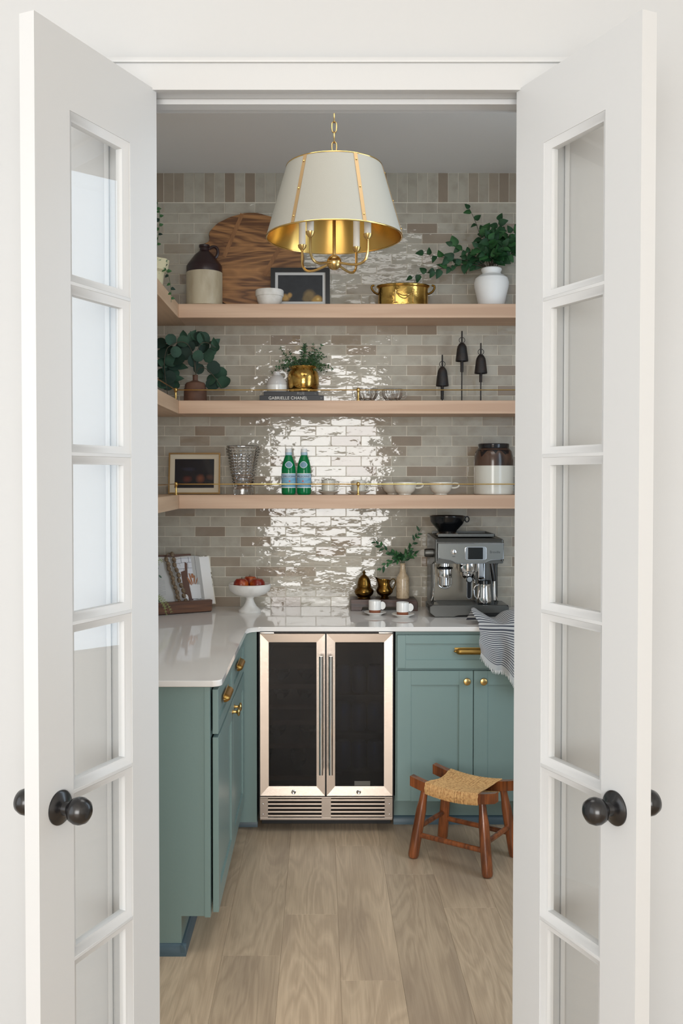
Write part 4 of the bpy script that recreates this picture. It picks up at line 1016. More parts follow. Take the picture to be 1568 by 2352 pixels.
def water_bottle(x, label, turn):
    t = thing('water_bottle', label, 'bottle', (x, 4.62, ZL), 'green water bottles')
    MB().lathe([(0, .006), (.020, .002), (.028, 0), (.0335, .006), (.0345, .016), (.0345, .118), (.033, .134), (.0275, .160), (.020, .182), (.0155, .192), (.0150, .204), (0, .204)], 40).build('bottle_body', M['bottle_green'], t)
    MB().lathe([(.0152, .192), (.0163, .193), (.0163, .205), (.0152, .206)], 28).build('neck_label', M['label_pale'], t)
    MB().lathe([(0, .224), (.0140, .224), (.0152, .222), (.0155, .2085), (.0170, .2075), (.0170, .206), (0, .206)], 28, mod=lambda a, u: 1 + .012 * math.sin(20 * a)).build('cap', M['bottle_cap'], t)
    lb = MB().lathe([(.0348, .034), (.0352, .0345), (.0352, .1035), (.0348, .104)], 40).build('label', M['label_blue'], t)
    MB().lathe([(.0354, .034), (.0354, .0375)], 40).lathe([(.0354, .100), (.0354, .104)], 40).build('label_border', mat('label_border', (226, 230, 232), .5), lb)
    MB().lathe([(.03535, .0815), (.03535, .0975)], 40).build('label_band', M['label_pale'], lb)
    e = text_on('S.PELLEGRINO', .0125, M['label_navy'], lb, (0, 0, .0885), .92, .0355); e.rotation_euler = (0, 0, R(turn))
    star = []
    for k in range(10):
        rr = .0056 if k % 2 == 0 else .0024; a = PI / 2 + k * PI / 5; star.append((rr * math.cos(a), rr * math.sin(a)))
    s2 = MB().prism([(p[0], p[1] + .0665) for p in star], 'xz', -.0358, -.0354); s2.xform(Matrix.Rotation(R(turn * .8), 4, 'Z')); s2.build('star', M['label_red'], lb)
    # shield emblem on the shoulder
    em = []
    for i in range(24):
        a = 2 * PI * i / 24; rr = 1 - .12 * math.cos(2 * a) + .06 * math.cos(4 * a)
        em.append((.0215 * rr * math.cos(a), .0142 * rr * math.sin(a)))
    def wrap_(b3, rad_off):
        for v in b3.bm.verts:
            z = v.co.z; rr = .0345 if z < .118 else (.0345 + (.0275 - .0345) * (z - .120) / .040)
            a = v.co.x / .032; r2 = rr + rad_off + v.co.y
            v.co = (r2 * math.sin(a), -r2 * math.cos(a), z)
        return b3
    def disc(sc, th):
        vs_ = [(0, th, .146)]
        for k in (.5, 1): vs_ += [(p[0] * sc * k, th, .146 + p[1] * sc * k) for p in em]
        n = 24; fs = [(0, 1 + i, 1 + (i + 1) % n) for i in range(n)] + [(1 + i, 1 + n + i, 1 + n + (i + 1) % n, 1 + (i + 1) % n) for i in range(n)]
        return MB().raw(vs_, fs)
    wrap_(disc(1, 0), .0022).xform(Matrix.Rotation(R(turn * .4), 4, 'Z')).build('emblem', mat('emblem_border', (206, 218, 226), .4), t)
    wrap_(disc(.84, .0004), .0022).xform(Matrix.Rotation(R(turn * .4), 4, 'Z')).build('emblem', mat('emblem_field', (112, 148, 164), .4), t)
    return t
water_bottle(-.1535, 'left green mineral water bottle of the pair on the lowest shelf', 12)
water_bottle(-.0785, 'right green mineral water bottle of the pair on the lowest shelf', -10)

def saucer_mesh(r): return MB().lathe([(0, .003), (r * .50, .002), (r * .54, 0), (r * .58, .003), (r * .80, .009), (r, .0145), (r * 1.005, .0160), (r * .98, .0165), (r * .6, .0068), (0, .006)], 40)
def cup(name, label, loc, r, h, rot, group, glaze, clay, base_h):
    t = thing(name, label, 'cup', loc, group, rot)
    MB().lathe([(0, 0), (r * .86, 0), (r * .90, .002), (r * .93, base_h)], 36).build('clay_base', clay, t)
    MB().lathe([(r * .93, base_h), (r, base_h + .001), (r, h - .002), (r * .99, h), (r * .93, h - .001), (r * .84, .012), (0, .010)], 36).build('cup_body', glaze, t)
    return t
for x, lab in ((.0405, 'left'), (.1915, 'right')):
    sx = x + .0005
    solo('saucer', saucer_mesh(.053), M['cream_glaze'], 'small cream saucer under the %s espresso cup on the lowest shelf' % lab, 'saucer', (sx, 4.685, ZL), 'saucers on the lowest shelf')
    t = cup('espresso_cup', 'pale espresso cup with brown clay foot on the lowest shelf, %s of the two' % lab, (x, 4.685, ZL + .0065), .032, .064, 0, 'espresso cups on the lowest shelf', M['cream_glaze'], M['terracotta'], .011)
    MB().tube(bez((.030, 0, .055), (.056, 0, .062), (.056, 0, .012), (.030, 0, .020), 12), .0038, 8).build('handle', M['cream_glaze'], t)
def soup(x, y, label, hd=1):
    t = thing('soup_cup', label, 'cup', (x, y, ZL), 'cream soup cups')
    MB().lathe([(0, .003), (.026, .003), (.028, 0), (.031, 0), (.031, .005), (.047, .018), (.055, .038), (.058, .060), (.0572, .062), (.053, .056), (.044, .026), (.03, .010), (0, .008)], 44).build('cup_body', M['cream_glaze'], t)
    MB().tube(bez((.055 * hd, 0, .054), (.102 * hd, 0, .066), (.098 * hd, 0, .026), (.051 * hd, 0, .034), 12), .0042, 8).build('handle', M['cream_glaze'], t)
    return t
soup(.4135, 4.638, 'wide cream soup cup with loop handle, front left one on the lowest shelf')
soup(.3660, 4.741, 'wide cream soup cup half hidden behind the front left one', 1)
soup(.5895, 4.640, 'wide cream soup cup with loop handle beside the crock on the lowest shelf')

ck = thing('glazed_crock', 'brown and cream glazed crock at the right end of the lowest shelf', 'crock', (.8545, 4.682, ZL))
MB().lathe([(0, 0), (.090, 0), (.0945, .004), (.0955, .02), (.0957, .142)], 48).build('lower_body', M['crock_cream'], ck)
MB().lathe([(.0957, .142), (.0960, .165), (.0935, .190), (.087, .212), (.080, .224), (.0765, .226)], 48).build('upper_body', M['crock_brown'], ck)
MB().lathe([(.0765, .226), (.0745, .230), (.0755, .234), (.0765, .246), (.074, .250), (.068, .248), (.066, .2), (0, .19)], 48).build('rim', M['crock_black'], ck)
dp = MB()                                                       # black glaze running down from the rim
nd = 120; vs_ = []; fs = []
for i in range(nd + 1):
    a = 2 * PI * i / nd; dl = .012 + .020 * max(0, math.sin(5 * a + .7)) ** 3 + .014 * max(0, math.sin(8 * a + 2.2)) ** 4
    for k in range(5):
        z = .227 - dl * k / 4; r = .0765 + (.087 - .0765) * min(1, (.227 - z) / .015) if z > .212 else .087 + (.0935 - .087) * (.212 - z) / .022
        vs_.append(((r + .0007) * math.cos(a), (r + .0007) * math.sin(a), z))
for i in range(nd):
    for k in range(4): fs.append((i * 5 + k, (i + 1) * 5 + k, (i + 1) * 5 + k + 1, i * 5 + k + 1))
dp.raw(vs_, fs).build('glaze_drips', M['crock_black'], ck)

# ------------------------------------------------------------------ worktop, left: cookbook on its stand
RZ = R(-12)     # the stand is turned a little towards the room's middle
stn = thing('cookbook_stand', 'brown wooden cookbook stand in the left corner of the worktop', 'stand', (-.684, 4.585, ZW), None, R(29))
ROT = Matrix()
ld = MB().prism([(-.055, .006), (-.045, 0), (.11, 0), (.11, .018), (.0, .018), (-.030, .060), (-.062, .060)], 'yz', -.175, .150, .002, 1)
ld.build('ledge', M['stand_wood'], stn)
lean = Matrix.Translation((0, .034, .025)) @ Matrix.Rotation(R(-20), 4, 'X')
MB().box(-.150, .120, .022, .036, 0, .270, .003).xform(lean).build('back_rest', M['stand_wood'], stn)
MB().tube([(0, .104, .014), (0, .118, .19)], .006, 8).build('prop', M['stand_wood'], stn)
bk = thing('cookbook', 'open cookbook with a kitchen photograph on the brown wooden stand', 'book', (-.684, 4.585, ZW), None, R(29))
def page_pt(u, v, lift=0):
    """u: -1..1 across the spread, v: 0..1 up; pages belly towards the reader"""
    x = u * .148; bl = -.022 * (math.sin(PI * min(1, abs(u))) ** .8) * (1 if abs(u) < 1 else 0) - .002
    return (x + .013, bl + .010 - lift, v * .245 + .004)
cv = MB().box(-.152, .212, .010, .014, -.004 + .006, .252, .001).xform(lean).build('cover', M['book_cover'], bk)
pg = MB().grid(lambda s, t: page_pt(-1 + 2 * s, t), 28, 2); pg.thick(-.004); pg.xform(lean).build('pages', M['page'], bk)
MB().box(.148, .204, .003, .010, .004, .246).xform(lean).build('pages', M['page'], bk)
def print_patch(pts_uv, m, lift=.0006, n=1):
    """flat print lying on the page, given as a polygon in u, v"""
    b2 = MB()
    c = (sum(p[0] for p in pts_uv) / len(pts_uv), sum(p[1] for p in pts_uv) / len(pts_uv))
    k = len(pts_uv); vs_ = [page_pt(*c, lift)]
    for f in (.5, 1): vs_ += [page_pt(c[0] + (p[0] - c[0]) * f, c[1] + (p[1] - c[1]) * f, lift) for p in pts_uv]
    fs = [(0, 1 + i, 1 + (i + 1) % k) for i in range(k)] + [(1 + i, 1 + k + i, 1 + k + (i + 1) % k, 1 + (i + 1) % k) for i in range(k)]
    return b2.raw(vs_, fs)
def subdiv(poly_, n=4):
    out = []
    for i, p in enumerate(poly_):
        q_ = poly_[(i + 1) % len(poly_)]
        for k in range(n): out.append((p[0] + (q_[0] - p[0]) * k / n, p[1] + (q_[1] - p[1]) * k / n))
    return out
def ell(cx, cy, rx, ry, rot=0, n=16):
    return [(cx + rx * math.cos(2 * PI * i / n) * math.cos(rot) - ry * math.sin(2 * PI * i / n) * math.sin(rot), cy + rx * math.cos(2 * PI * i / n) * math.sin(rot) + ry * math.sin(2 * PI * i / n) * math.cos(rot)) for i in range(n)]
def prints(items, name, m):
    tot = MB()
    for poly_, lift in items:
        b2 = print_patch(poly_, m, lift); me = bpy.data.meshes.new('t'); b2.bm.to_mesh(me); b2.bm.free(); tot.bm.from_mesh(me); bpy.data.meshes.remove(me)
    tot.xform(lean); o = tot.build(name, m, bk)
    o['kind'] = 'stuff' if len(items) > 3 else 'thing'
    if o['kind'] == 'thing': del o['kind']
    return o
def rect(u0, u1, v0, v1, n=6): return subdiv([(u0, v0), (u1, v0), (u1, v1), (u0, v1)], n)
prints([(rect(.10, .60, .04, .97), .0004)], 'photograph', M['print_tile'])
prints([(rect(.10, .60, v, v + .006), .0007) for v in (.62, .74, .86, .95)] + [(rect(u, u + .012, v, v + .12), .0007) for u, v in ((.30, .62), (.45, .74), (.25, .86), (.5, .86), (.40, .50))] + [(rect(.735, .745, .35, .99), .0006), (rect(.10, .80, .10, .108), .0014)], 'printed_lines', M['print_dark'])
prints([(subdiv([(.22, .05), (.36, .05), (.33, .70), (.20, .68)]), .0009), (subdiv([(.36, .05), (.50, .05), (.40, .60), (.44, .84), (.36, .88), (.32, .62)]), .0010)], 'printed_board', M['print_brown'])
prints([(ell(.50, .52, .13, .030, 1.9), .0013), (ell(.62, .50, .10, .026, 1.2), .0013), (ell(.70, .47, .09, .018, .9), .0013), (ell(.44, .47, .11, .028, 2.2), .0013), (ell(.57, .58, .05, .05), .0014)], 'printed_utensils', M['print_tan'])
prints([(subdiv([(.46, .10), (.80, .10), (.82, .40), (.42, .40)]), .0011), (ell(.27, .12, .07, .09), .0012)], 'printed_crock', M['print_white'])
prints([(rect(-.88, -.42 - .1 * ((k * 7) % 5 == 0), .20 + k * .022, .204 + k * .022, 4), .0005) for k in range(16)], 'printed_text', M['print_text'])
prints([(ell(u, v, .05, .022, r_), .0006) for u, v, r_ in ((-.80, .77, .4), (-.62, .78, 2.9), (-.86, .70, .9), (-.55, .60, 2.6), (-.75, .61, .2), (-.90, .58, .5), (-.80, .15, .7), (-.70, .12, 2.2), (-.74, .20, 1.2), (-.9, .09, .4))], 'printed_leaves', M['print_green'])

gb = thing('bead_garland', 'garland of carved wooden beads draped over the open cookbook', 'beads', (-.684, 4.585, ZW), None, R(29))
bm_ = MB().lathe([(0, -.0122), (.0062, -.012), (.0092, -.006), (.0102, 0), (.0092, .006), (.0062, .012), (0, .0122)], 12, mod=lambda a, t: 1 + .06 * math.sin(6 * a)).mesh('bead', M['bead'])
for u0, u1, top in ((-.30, .00, .93), (-.05, .20, 1.04)):
    n = 10
    for i in range(n):
        f = i / (n - 1); v = top - f * (top - .06); u = u0 + (u1 - u0) * f + .02 * math.sin(i * 2.1)
        yb = min(page_pt(u + q_, v)[1] for q_ in (-.09, -.04, 0, .04, .09)); p0_ = page_pt(u, v); p = lean @ Vector((p0_[0], yb - .0155, p0_[2])); p2 = p + lean.to_3x3() @ Vector((.003, 0, -.012))
        o = link('bead', bm_, gb); d = (Vector(p2) - Vector(p)).normalized()
        o.matrix_basis = Matrix.Translation(p) @ d.to_track_quat('Z', 'Y').to_matrix().to_4x4() @ Matrix.Rotation(i * 1.3, 4, 'Z')
p = [lean @ Vector(page_pt(-.30, .93, .016)), lean @ Vector(page_pt(-.2, 1.07, .004)), lean @ Vector(page_pt(-.12, 1.085, .002)), lean @ Vector(page_pt(-.05, 1.04, .020))]
MB().tube(p, .0022, 6).build('cord', M['bead'], gb)

# a fern in a small pot at the door end, only its fronds reach into view
pf = thing('potted_fern', 'feathery light green fern at the left edge, in front of the cookbook', 'plant', (-.79, 4.25, ZW))
MB().lathe([(0, 0), (.036, 0), (.040, .004), (.050, .085), (.053, .088), (.053, .098), (.047, .098), (.045, .085), (0, .08)], 32).build('pot', M['white_ceramic'], pf)
fb = MB()
fr_t = [(.125, -.02, .055), (.100, .0, .040), (.105, -.05, .075), (.060, .02, .262), (.075, .03, .275), (.05, -.03, .235), (-.09, -.04, .17), (-.07, .05, .2), (.02, -.06, .22)]
for tx, ty, tz in fr_t:
    pts = bez((0, 0, .08), (tx * .25, ty * .3, .17), (tx * .8, ty, max(tz + .05, .12)), (tx, ty, tz), 16); fb.tube(pts, .0009, 5)
    for k in range(4, 17):
        tg = (pts[min(k + 1, 16)] - pts[k - 1]).normalized()
        for s_ in (-1, 1):
            sd = Vector((-tg.z, 0, tg.x)) * s_; d = (tg * .7 + sd * .8 + Vector((0, rnd.uniform(-.3, .3), 0))).normalized(); l_ = .017 * (1 - .5 * k / 16)
            u_ = d.cross(Vector((0, 1, 0))).normalized() * .0014; q_ = pts[k]
            fb.raw([q_, q_ + d * l_ * .5 + u_, q_ + d * l_, q_ + d * l_ * .5 - u_], [(0, 1, 2, 3)])
o = fb.build('fronds', M['fern_light'], pf, False); o['kind'] = 'stuff'

# pedestal bowl with three apples
solo('pedestal_bowl', MB().lathe([(0, .002), (.050, .002), (.0525, 0), (.0545, .003), (.0545, .010), (.047, .016), (.033, .030), (.022, .050), (.0175, .066), (.021, .074), (.050, .080), (.078, .090), (.096, .106), (.1025, .126), (.1025, .137), (.099, .139), (.094, .134), (.088, .110), (.05, .092), (0, .090)], 56),
     mat('white_marble', (228, 225, 219), .4, noise=(14, (206, 202, 195), .5, .75, (1, 1, 1))), 'white marble pedestal bowl holding red apples on the worktop', 'bowl', (-.3415, 4.60, ZW))
ap = thing('apple', 'front left red apple in the white pedestal bowl', 'apple', (-.382, 4.578, ZW + .0975), 'apples in the pedestal bowl')
MB().lathe([(0, .006), (.010, .001), (.020, .003), (.032, .016), (.0375, .034), (.0355, .052), (.024, .066), (.012, .0675), (.004, .061), (0, .058)], 32).build('fruit', M['apple'], ap)
MB().tube([(0, 0, .058), (.002, 0, .068), (.005, 0, .076)], .0012, 6).build('stalk', M['stem'], ap)
dup(ap, (-.304, 4.585, ZW + .0975), 'right red apple in the white pedestal bowl', 1.9)
dup(ap, (-.343, 4.652, ZW + .1015), 'rear red apple behind the other two in the pedestal bowl', 4.0)

# ------------------------------------------------------------------ worktop, middle: riser with brass and a bottle vase, two cups
rs = thing('wooden_riser', 'dark walnut riser block against the tiles under the brass pieces', 'riser', (.318, 4.70, ZW))
MB().prism([(-.168, 0), (-.113, 0), (-.113, .024), (.120, .024), (.120, 0), (.160, 0), (.160, .040), (.152, .056), (-.168, .056)], 'xz', -.062, .062, .003, 2).build('block', M['walnut'], rs)
ZR = ZW + .056
bj = thing('brass_jar', 'dark brass pagoda-shaped lidded jar on the walnut riser', 'jar', (.217, 4.685, ZR))
MB().lathe([(0, 0), (.030, 0), (.033, .003), (.030, .008), (.034, .012), (.044, .022), (.0485, .034), (.046, .044), (.038, .053), (.034, .058)], 36).build('jar_body', M['brass_old'], bj)
MB().lathe([(.0345, .058), (.0355, .060), (.034, .063), (.0355, .066), (.0335, .071), (.032, .082), (.026, .100), (.014, .113), (.007, .118), (.0045, .122), (.008, .126), (.0085, .130), (.005, .134), (.0025, .140), (0, .144)], 36).build('lid', M['brass_old'], bj)
cr_ = thing('brass_creamer', 'small dark brass pitcher with spout and handle on the walnut riser', 'pitcher', (.318, 4.680, ZR))
def spout(a, t):
    return 1 + (.70 * math.exp(-((abs(a - PI)) / .45) ** 2) * max(0, (t - .72) / .28) if t > .72 else 0)
cb = MB().lathe([(0, 0), (.020, 0), (.024, .003), (.020, .008), (.016, .012), (.030, .020), (.040, .032), (.0415, .042), (.037, .052), (.030, .061), (.0262, .070), (.0262, .082), (.0290, .094)], 48, mod=spout)
for v in cb.bm.verts:
    if v.co.z > .07: v.co.z += .45 * max(0, -v.co.x - .018) - .10 * max(0, v.co.x) * (v.co.z > .085)
cb.build('pitcher_body', M['brass_old'], cr_)
MB().tube(bez((.027, 0, .084), (.040, 0, .112), (.074, 0, .096), (.038, 0, .042), 14), .0026, 8).build('handle', M['brass_old'], cr_)
bv = thing('bottle_vase', 'beige glazed bottle vase with green sprigs on the riser by the espresso machine', 'vase', (.4085, 4.685, ZR))
MB().lathe([(0, 0), (.029, 0), (.032, .003), (.0325, .010), (.0325, .096), (.031, .104), (.024, .116), (.0165, .130), (.0130, .150), (.0125, .166), (.0145, .169), (.0145, .174), (.011, .175), (.010, .160), (0, .15)], 36).build('vase_body', M['vase_beige'], bv)
ls = [leaf_mesh('leaf', .030, .0062, .25, .35, 'point', M['leaf_dark']), leaf_mesh('leaf', .026, .0075, .25, .2, 'point', M['leaf_mid'])]
for tx, ty, tz, nl in ((-.150, -.03, .290, 12), (.088, -.02, .350, 12), (-.120, -.05, .135, 9), (-.055, -.03, .235, 10), (.060, -.03, .225, 8), (-.02, -.04, .215, 9), (.03, .02, .24, 7), (-.035, -.06, .19, 8)):
    p0 = Vector((0, 0, .15)); tp = Vector((tx, ty, tz))
    pts = bez(p0, p0 + Vector((tx * .1, 0, .055)), Vector((tx * .55, ty * .6, max(.215, .15 + (tz - .15) * .62))), tp, 14)
    MB().tube(pts, .0011, 6).build('sprig', M['stem_green'], bv)
    for i in range(nl):
        f = .30 + .70 * (i + .5) / nl; k = min(13, int(f * 14)); tg = (pts[k + 1] - pts[k]).normalized()
        sd = Vector((-tg.z, 0, tg.x)) * (1 if i % 2 else -1)
        put_leaf(bv, rnd.choice(ls), pts[k], tg * .7 + sd * rnd.uniform(.3, 1) + Vector((0, rnd.uniform(-.4, .2), -.1)), facing(.8), rnd.uniform(.8, 1.15))
for x, y, lab in ((.262, 4.50, 'left'), (.388, 4.435, 'right')):
    solo('saucer', saucer_mesh(.053), M['white_ceramic'], 'white saucer under the %s coffee cup on the worktop' % lab, 'saucer', (x, y, ZW), 'saucers on the worktop')
    t = cup('coffee_cup', 'white coffee cup with a bare clay base on the worktop, %s of the two' % lab, (x - .002, y, ZW + .0068), .0295, .063, 0, 'coffee cups on the worktop', M['white_ceramic'], M['terracotta_cup'], .0185)
    pd = [(.026, .022)] + arc(.031, .0385, .0205, -75, 75, 12) + [(.026, .055)]
    MB().prism(pd, 'xz', -.004, .004, .002, 2).build('handle', M['white_ceramic'], t)

# ------------------------------------------------------------------ espresso machine
em = thing('espresso_machine', 'stainless steel espresso machine with black hopper on the worktop', 'coffee machine', (.700, 4.58, ZW))
X0, X1 = -.162, .160
sd_ = MB().prism([(.19, .02), (.19, .375), (-.135, .362), (-.143, .345), (-.143, .262), (.02, .235), (.02, .06), (-.05, .055)], 'yz', X0, X0 + .012, .003, 1)
sd_.prism([(.19, .02), (.19, .375), (-.135, .362), (-.143, .345), (-.143, .262), (.02, .235), (.02, .06), (-.05, .055)], 'yz', X1 - .012, X1, .003, 1)
sd_.box(X0 + .012, X1 - .012, .02, .19, .02, .36)
sd_.build('housing', M['steel_dark'], em)
hd = MB().prism([(-.135, .250), (-.140, .352), (-.128, .366), (.185, .374), (.185, .250)], 'yz', X0 + .001, X1 - .001, .006, 2); hd.build('head', M['steel_dark'], em)
tr_ = MB().box(-.135, .125, -.07, .17, .3725, .376, .001)
tr_.build('cup_warmer', M['black_matt'], em)
tl = MB().box(-.14, .13, -.075, -.07, .372, .386, .001).box(.125, .13, -.075, .175, .372, .386, .001).box(-.14, .13, .170, .175, .372, .386, .001); tl.build('cup_rail', M['steel_dark'], em)
fp_ = [(X0 + .012, .345), (X1 - .002, .345), (X1 - .004, .274), (.095, .268), (.060, .252), (-.060, .252), (-.092, .270), (X0 + .014, .275)]
fo_ = MB().prism(fp_, 'xz', -.150, -.138, .003, 2).build('front_panel', mat('panel_steel', (126, 127, 123), .38, 1), em)
tf = [(p[0] + (.0) , p[1]) for p in fp_]
rim = MB().tube([(p[0], -.1505, p[1]) for p in fp_], .0016, 6, True).build('panel_rim', M['chrome'], em)
MB().prism([(-.018, .267), (.068, .267), (.077, .275), (.077, .323), (.070, .331), (-.016, .331), (-.024, .323), (-.024, .275)], 'xz', -.1535, -.149, .0015, 2).build('display_bezel', M['chrome'], em)
MB().box(-.010, .060, -.1550, -.1520, .272, .327, .002).build('display', M['screen'], em)
MB().lathe([(0, 0), (.0135, 0), (.0135, .004), (.011, .006), (.011, .010), (.0095, .011), (0, .0115)], 24, axis='-y', c=(-.075, -.150, .306)).build('power_button', M['chrome'], em)
MB().box(-.083, -.069, -.1512, -.1498, .2835, .2855).build('button_mark', M['black_matt'], em)
text_on('Breville', .0165, mat('embossed_grey', (58, 60, 61), .5), em, (.117, -.1502, .305), 1.0)
# hopper
hp = MB().lathe([(0, 0), (.040, 0), (.042, .004), (.046, .014), (.074, .044), (.082, .058), (.084, .074), (.0865, .079), (.0865, .084), (.080, .085), (.070, .078), (0, .074)], 44, c=(-.082, .03, .384)).build('hopper', M['black_gloss'], em)
MB().lathe([(.050, 0), (.052, .003), (.050, .012), (.040, .013), (0, .012)], 40, c=(-.082, .03, .371)).build('hopper_collar', M['steel'], em)
MB().tube([(.012 + .010 * math.cos(k * PI / 8), .02, .452 + .013 * math.sin(k * PI / 8)) for k in range(16)], .003, 8, True).build('hopper_ring', M['black_gloss'], em)
# grind dial on the left flank
MB().lathe([(0, 0), (.020, 0), (.020, .034), (.018, .040), (0, .040)], 24, c=(0, 0, 0)).xform(Matrix.Translation((X0, -.06, .295)) @ Matrix.Rotation(-PI / 2, 4, 'Y')).build('grind_dial', M['steel_dark'], em)
# back plate with chrome edges, swelling towards the tray
MB().box(X0 + .012, .050, .004, .019, .06, .25).build('splash_plate', mat('splash_steel', (168, 160, 146), .22, 1), em)
for pts in ([(X0 + .010, -.01, .24), (X0 + .012, -.01, .13), (X0 + .006, -.02, .085), (X0 - .004, -.03, .062)], [(X1 - .022, -.01, .24), (X1 - .020, -.01, .12), (X1 - .016, -.02, .085), (X1 - .008, -.03, .062)], [(.038, -.0, .19), (.032, -.0, .062)]):
    MB().tube(pts, .003, 8).build('trim_rod', M['chrome'], em)
# grinder outlet and cradle
MB().lathe([(0, 0), (.032, 0), (.034, .006), (.034, .040), (.030, .048), (.024, .052), (.022, .075), (0, .075)], 32, c=(-.108, -.075, .180)).build('grind_outlet', M['chrome'], em)
MB().tube([(-.108 + .034 * math.cos(t), -.075 + .034 * math.sin(t), .224) for t in [k * PI / 12 for k in range(24)]], .005, 8, True).build('outlet_band', M['black_gloss'], em)
cp = [(-.139, -.078, .185), (-.139, -.078, .150)] + [(-.108 + .031 * math.cos(R(180 + 18 * k)) * 1.0, -.078, .150 + .022 * math.sin(R(180 + 18 * k))) for k in range(11)] + [(-.077, -.078, .185)]
MB().tube(cp, .0028, 8).build('cradle', M['chrome'], em)
MB().lathe([(0, 0), (.016, 0), (.022, .006), (.022, .045), (0, .045)], 24, c=(-.108, -.070, .136)).build('dosing_funnel', M['chrome'], em)
# group head, portafilter
MB().lathe([(0, 0), (.044, 0), (.046, .004), (.046, .040), (.050, .042), (.050, .052), (0, .052)], 40, c=(.006, -.060, .206)).build('group_head', M['chrome'], em)
pfb = MB().lathe([(0, 0), (.010, 0), (.028, .010), (.035, .022), (.036, .040), (0, .040)], 36, c=(.006, -.060, .168)).build('portafilter', M['chrome'], em)
MB().tube([(.002, -.09, .185), (.001, -.125, .178)], [.009, .010], 14).build('portafilter_neck', M['chrome'], pfb)
MB().lathe([(0, 0), (.0155, 0), (.0165, .003), (.0165, .016), (.015, .018), (0, .018)], 28, axis='-y', c=(.000, -.122, .176)).build('handle_collar', M['black_gloss'], pfb)
MB().lathe([(0, 0), (.012, 0), (.012, .002), (0, .0025)], 28, axis='-y', c=(.000, -.140, .176)).build('handle_cap', M['chrome'], pfb)
hb = [(-.0095, .166), (-.0095, .094)] + [(.0095 * math.cos(R(180 + 18 * k)), .094 + .0095 * math.sin(R(180 + 18 * k))) for k in range(1, 10)] + [(.0095, .094), (.0095, .166)]
MB().prism(hb, 'xz', -.128, -.112, .002, 1).build('handle_grip', M['black_gloss'], pfb)
MB().tube([(p[0] * 1.05, -.129, p[1]) for p in hb], .0018, 6).build('handle_edge', M['chrome'], pfb)
MB().tube(bez((.015, -.095, .176), (.022, -.115, .176), (.030, -.115, .168), (.028, -.112, .158), 8), .0035, 8).build('spout', M['chrome'], pfb)
# steam wand and hot water side
sw_ = MB().tube([(.112, -.105, .255), (.114, -.108, .22), (.120, -.110, .18), (.123, -.110, .075)], [.009, .0085, .007, .006], 12); sw_.build('steam_wand', M['chrome'], em)
MB().tube([(.110, -.1055, .250), (.116, -.1095, .205), (.121, -.1105, .165)], [.0115, .012, .0095], 12).build('wand_sleeve', M['black_gloss'], em)
MB().box(.058, .092, -.03, .02, .165, .250, .005).build('hot_water_housing', M['chrome'], em)
# drip tray and base
tp = [(X0 - .026, .022), (X0 - .026, .050), (X0 - .010, .058), (X1 + .008, .058), (X1 + .022, .048), (X1 + .022, .022), (.05, .022), (.02, .012), (-.055, .012), (-.075, .001), (X0 + .0, .001)]
MB().prism(tp, 'xz', -.158, -.146, .002, 1).build('tray_front', M['steel_dark'], em)
MB().box(X0 - .026, X1 + .022, -.147, .02, .020, .056, .003).build('drip_tray', M['black_gloss'], em)
dg = MB()
for k in range(9): dg.box(X0 + .02, .04, -.130 + k * .014, -.124 + k * .014, .056, .0585)
dgo = dg.build('drip_grid', M['steel_dark'], em); dgo['kind'] = 'stuff'
MB().box(X0 + .0, X1 + .005, -.135, .18, .004, .022).build('base', M['black_matt'], em)
for fx in (-.14, .14):
    for fy in (-.11, .15): MB().lathe([(0, 0), (.012, 0), (.012, .006), (0, .006)], 12, c=(fx, fy, 0)).build('foot', M['black_matt'], em)
mj = thing('milk_jug', 'small steel milk jug standing on the espresso machine tray', 'jug', (.700 + .076, 4.58 - .098, ZW + .0590))
MB().lathe([(0, 0), (.030, 0), (.033, .003), (.034, .02), (.030, .065), (.0285, .085), (.030, .095), (.0285, .095), (.027, .085), (.031, .02), (0, .006)], 36).build('jug_body', M['chrome'], mj)
MB().tube(bez((-.028, -.004, .086), (-.060, -.006, .092), (-.052, -.006, .020), (-.032, -.004, .022), 12), .0032, 8).build('handle', M['chrome'], mj)
MB().lathe([(.0305, .092), (.0325, .094), (.0320, .108), (.028, .110), (0, .109)], 32).build('collar', M['black_gloss'], mj)

# ------------------------------------------------------------------ tea towel over the worktop edge
def towel_pt(s, t):
    """s along the length (worktop -> over the edge -> hanging), t across the width"""
    wob = math.sin(t * 10.5 + .6) + .45 * math.sin(t * 23 + 1.3)
    edge = 4.139
    L1 = .170; L2 = .115 + .135 * min(1, t * 1.5) + .02 * math.sin(t * 9)
    k = .44
    if s < k:
        u = s / k
        y = edge + (1 - u) * .165 + .010 * math.sin(t * 7)
        x = .664 + .026 * u + t * (.27 - .03 * u) + .010 * math.sin(u * 7 + t * 5)
        bulge = (.046 * abs(math.sin(PI * u)) ** .7) * (.8 + .35 * math.sin(t * 9 + 1.2)) + .016 * math.sin(PI * u) * (1 + wob) * .6
        z = ZW + .006 + max(0, bulge) * (1 - .2 * u) + .004 * max(0, (u - .9) / .1)
    else:
        u = (s - k) / (1 - k); a = min(1, u / .08) * PI / 2
        x = .690 + t * .24 + .004 * math.sin(u * 9 + t * 6) + .012 * u * math.sin(t * 6.5)
        y = edge - .010 * math.sin(a) - .019 * (wob + 1.5) * min(1, u * 2.0) * .8 - .006
        z = ZW + .010 - .010 * (1 - math.cos(a)) - u * L2
    return (x, y, z)
tw = MB(); NU, NV = 70, 40
tw.grid(towel_pt, NU, NV)
uvl = tw.bm.loops.layers.uv.new('UVMap'); tw.bm.verts.ensure_lookup_table()
idx = {v: i for i, v in enumerate(tw.bm.verts)}
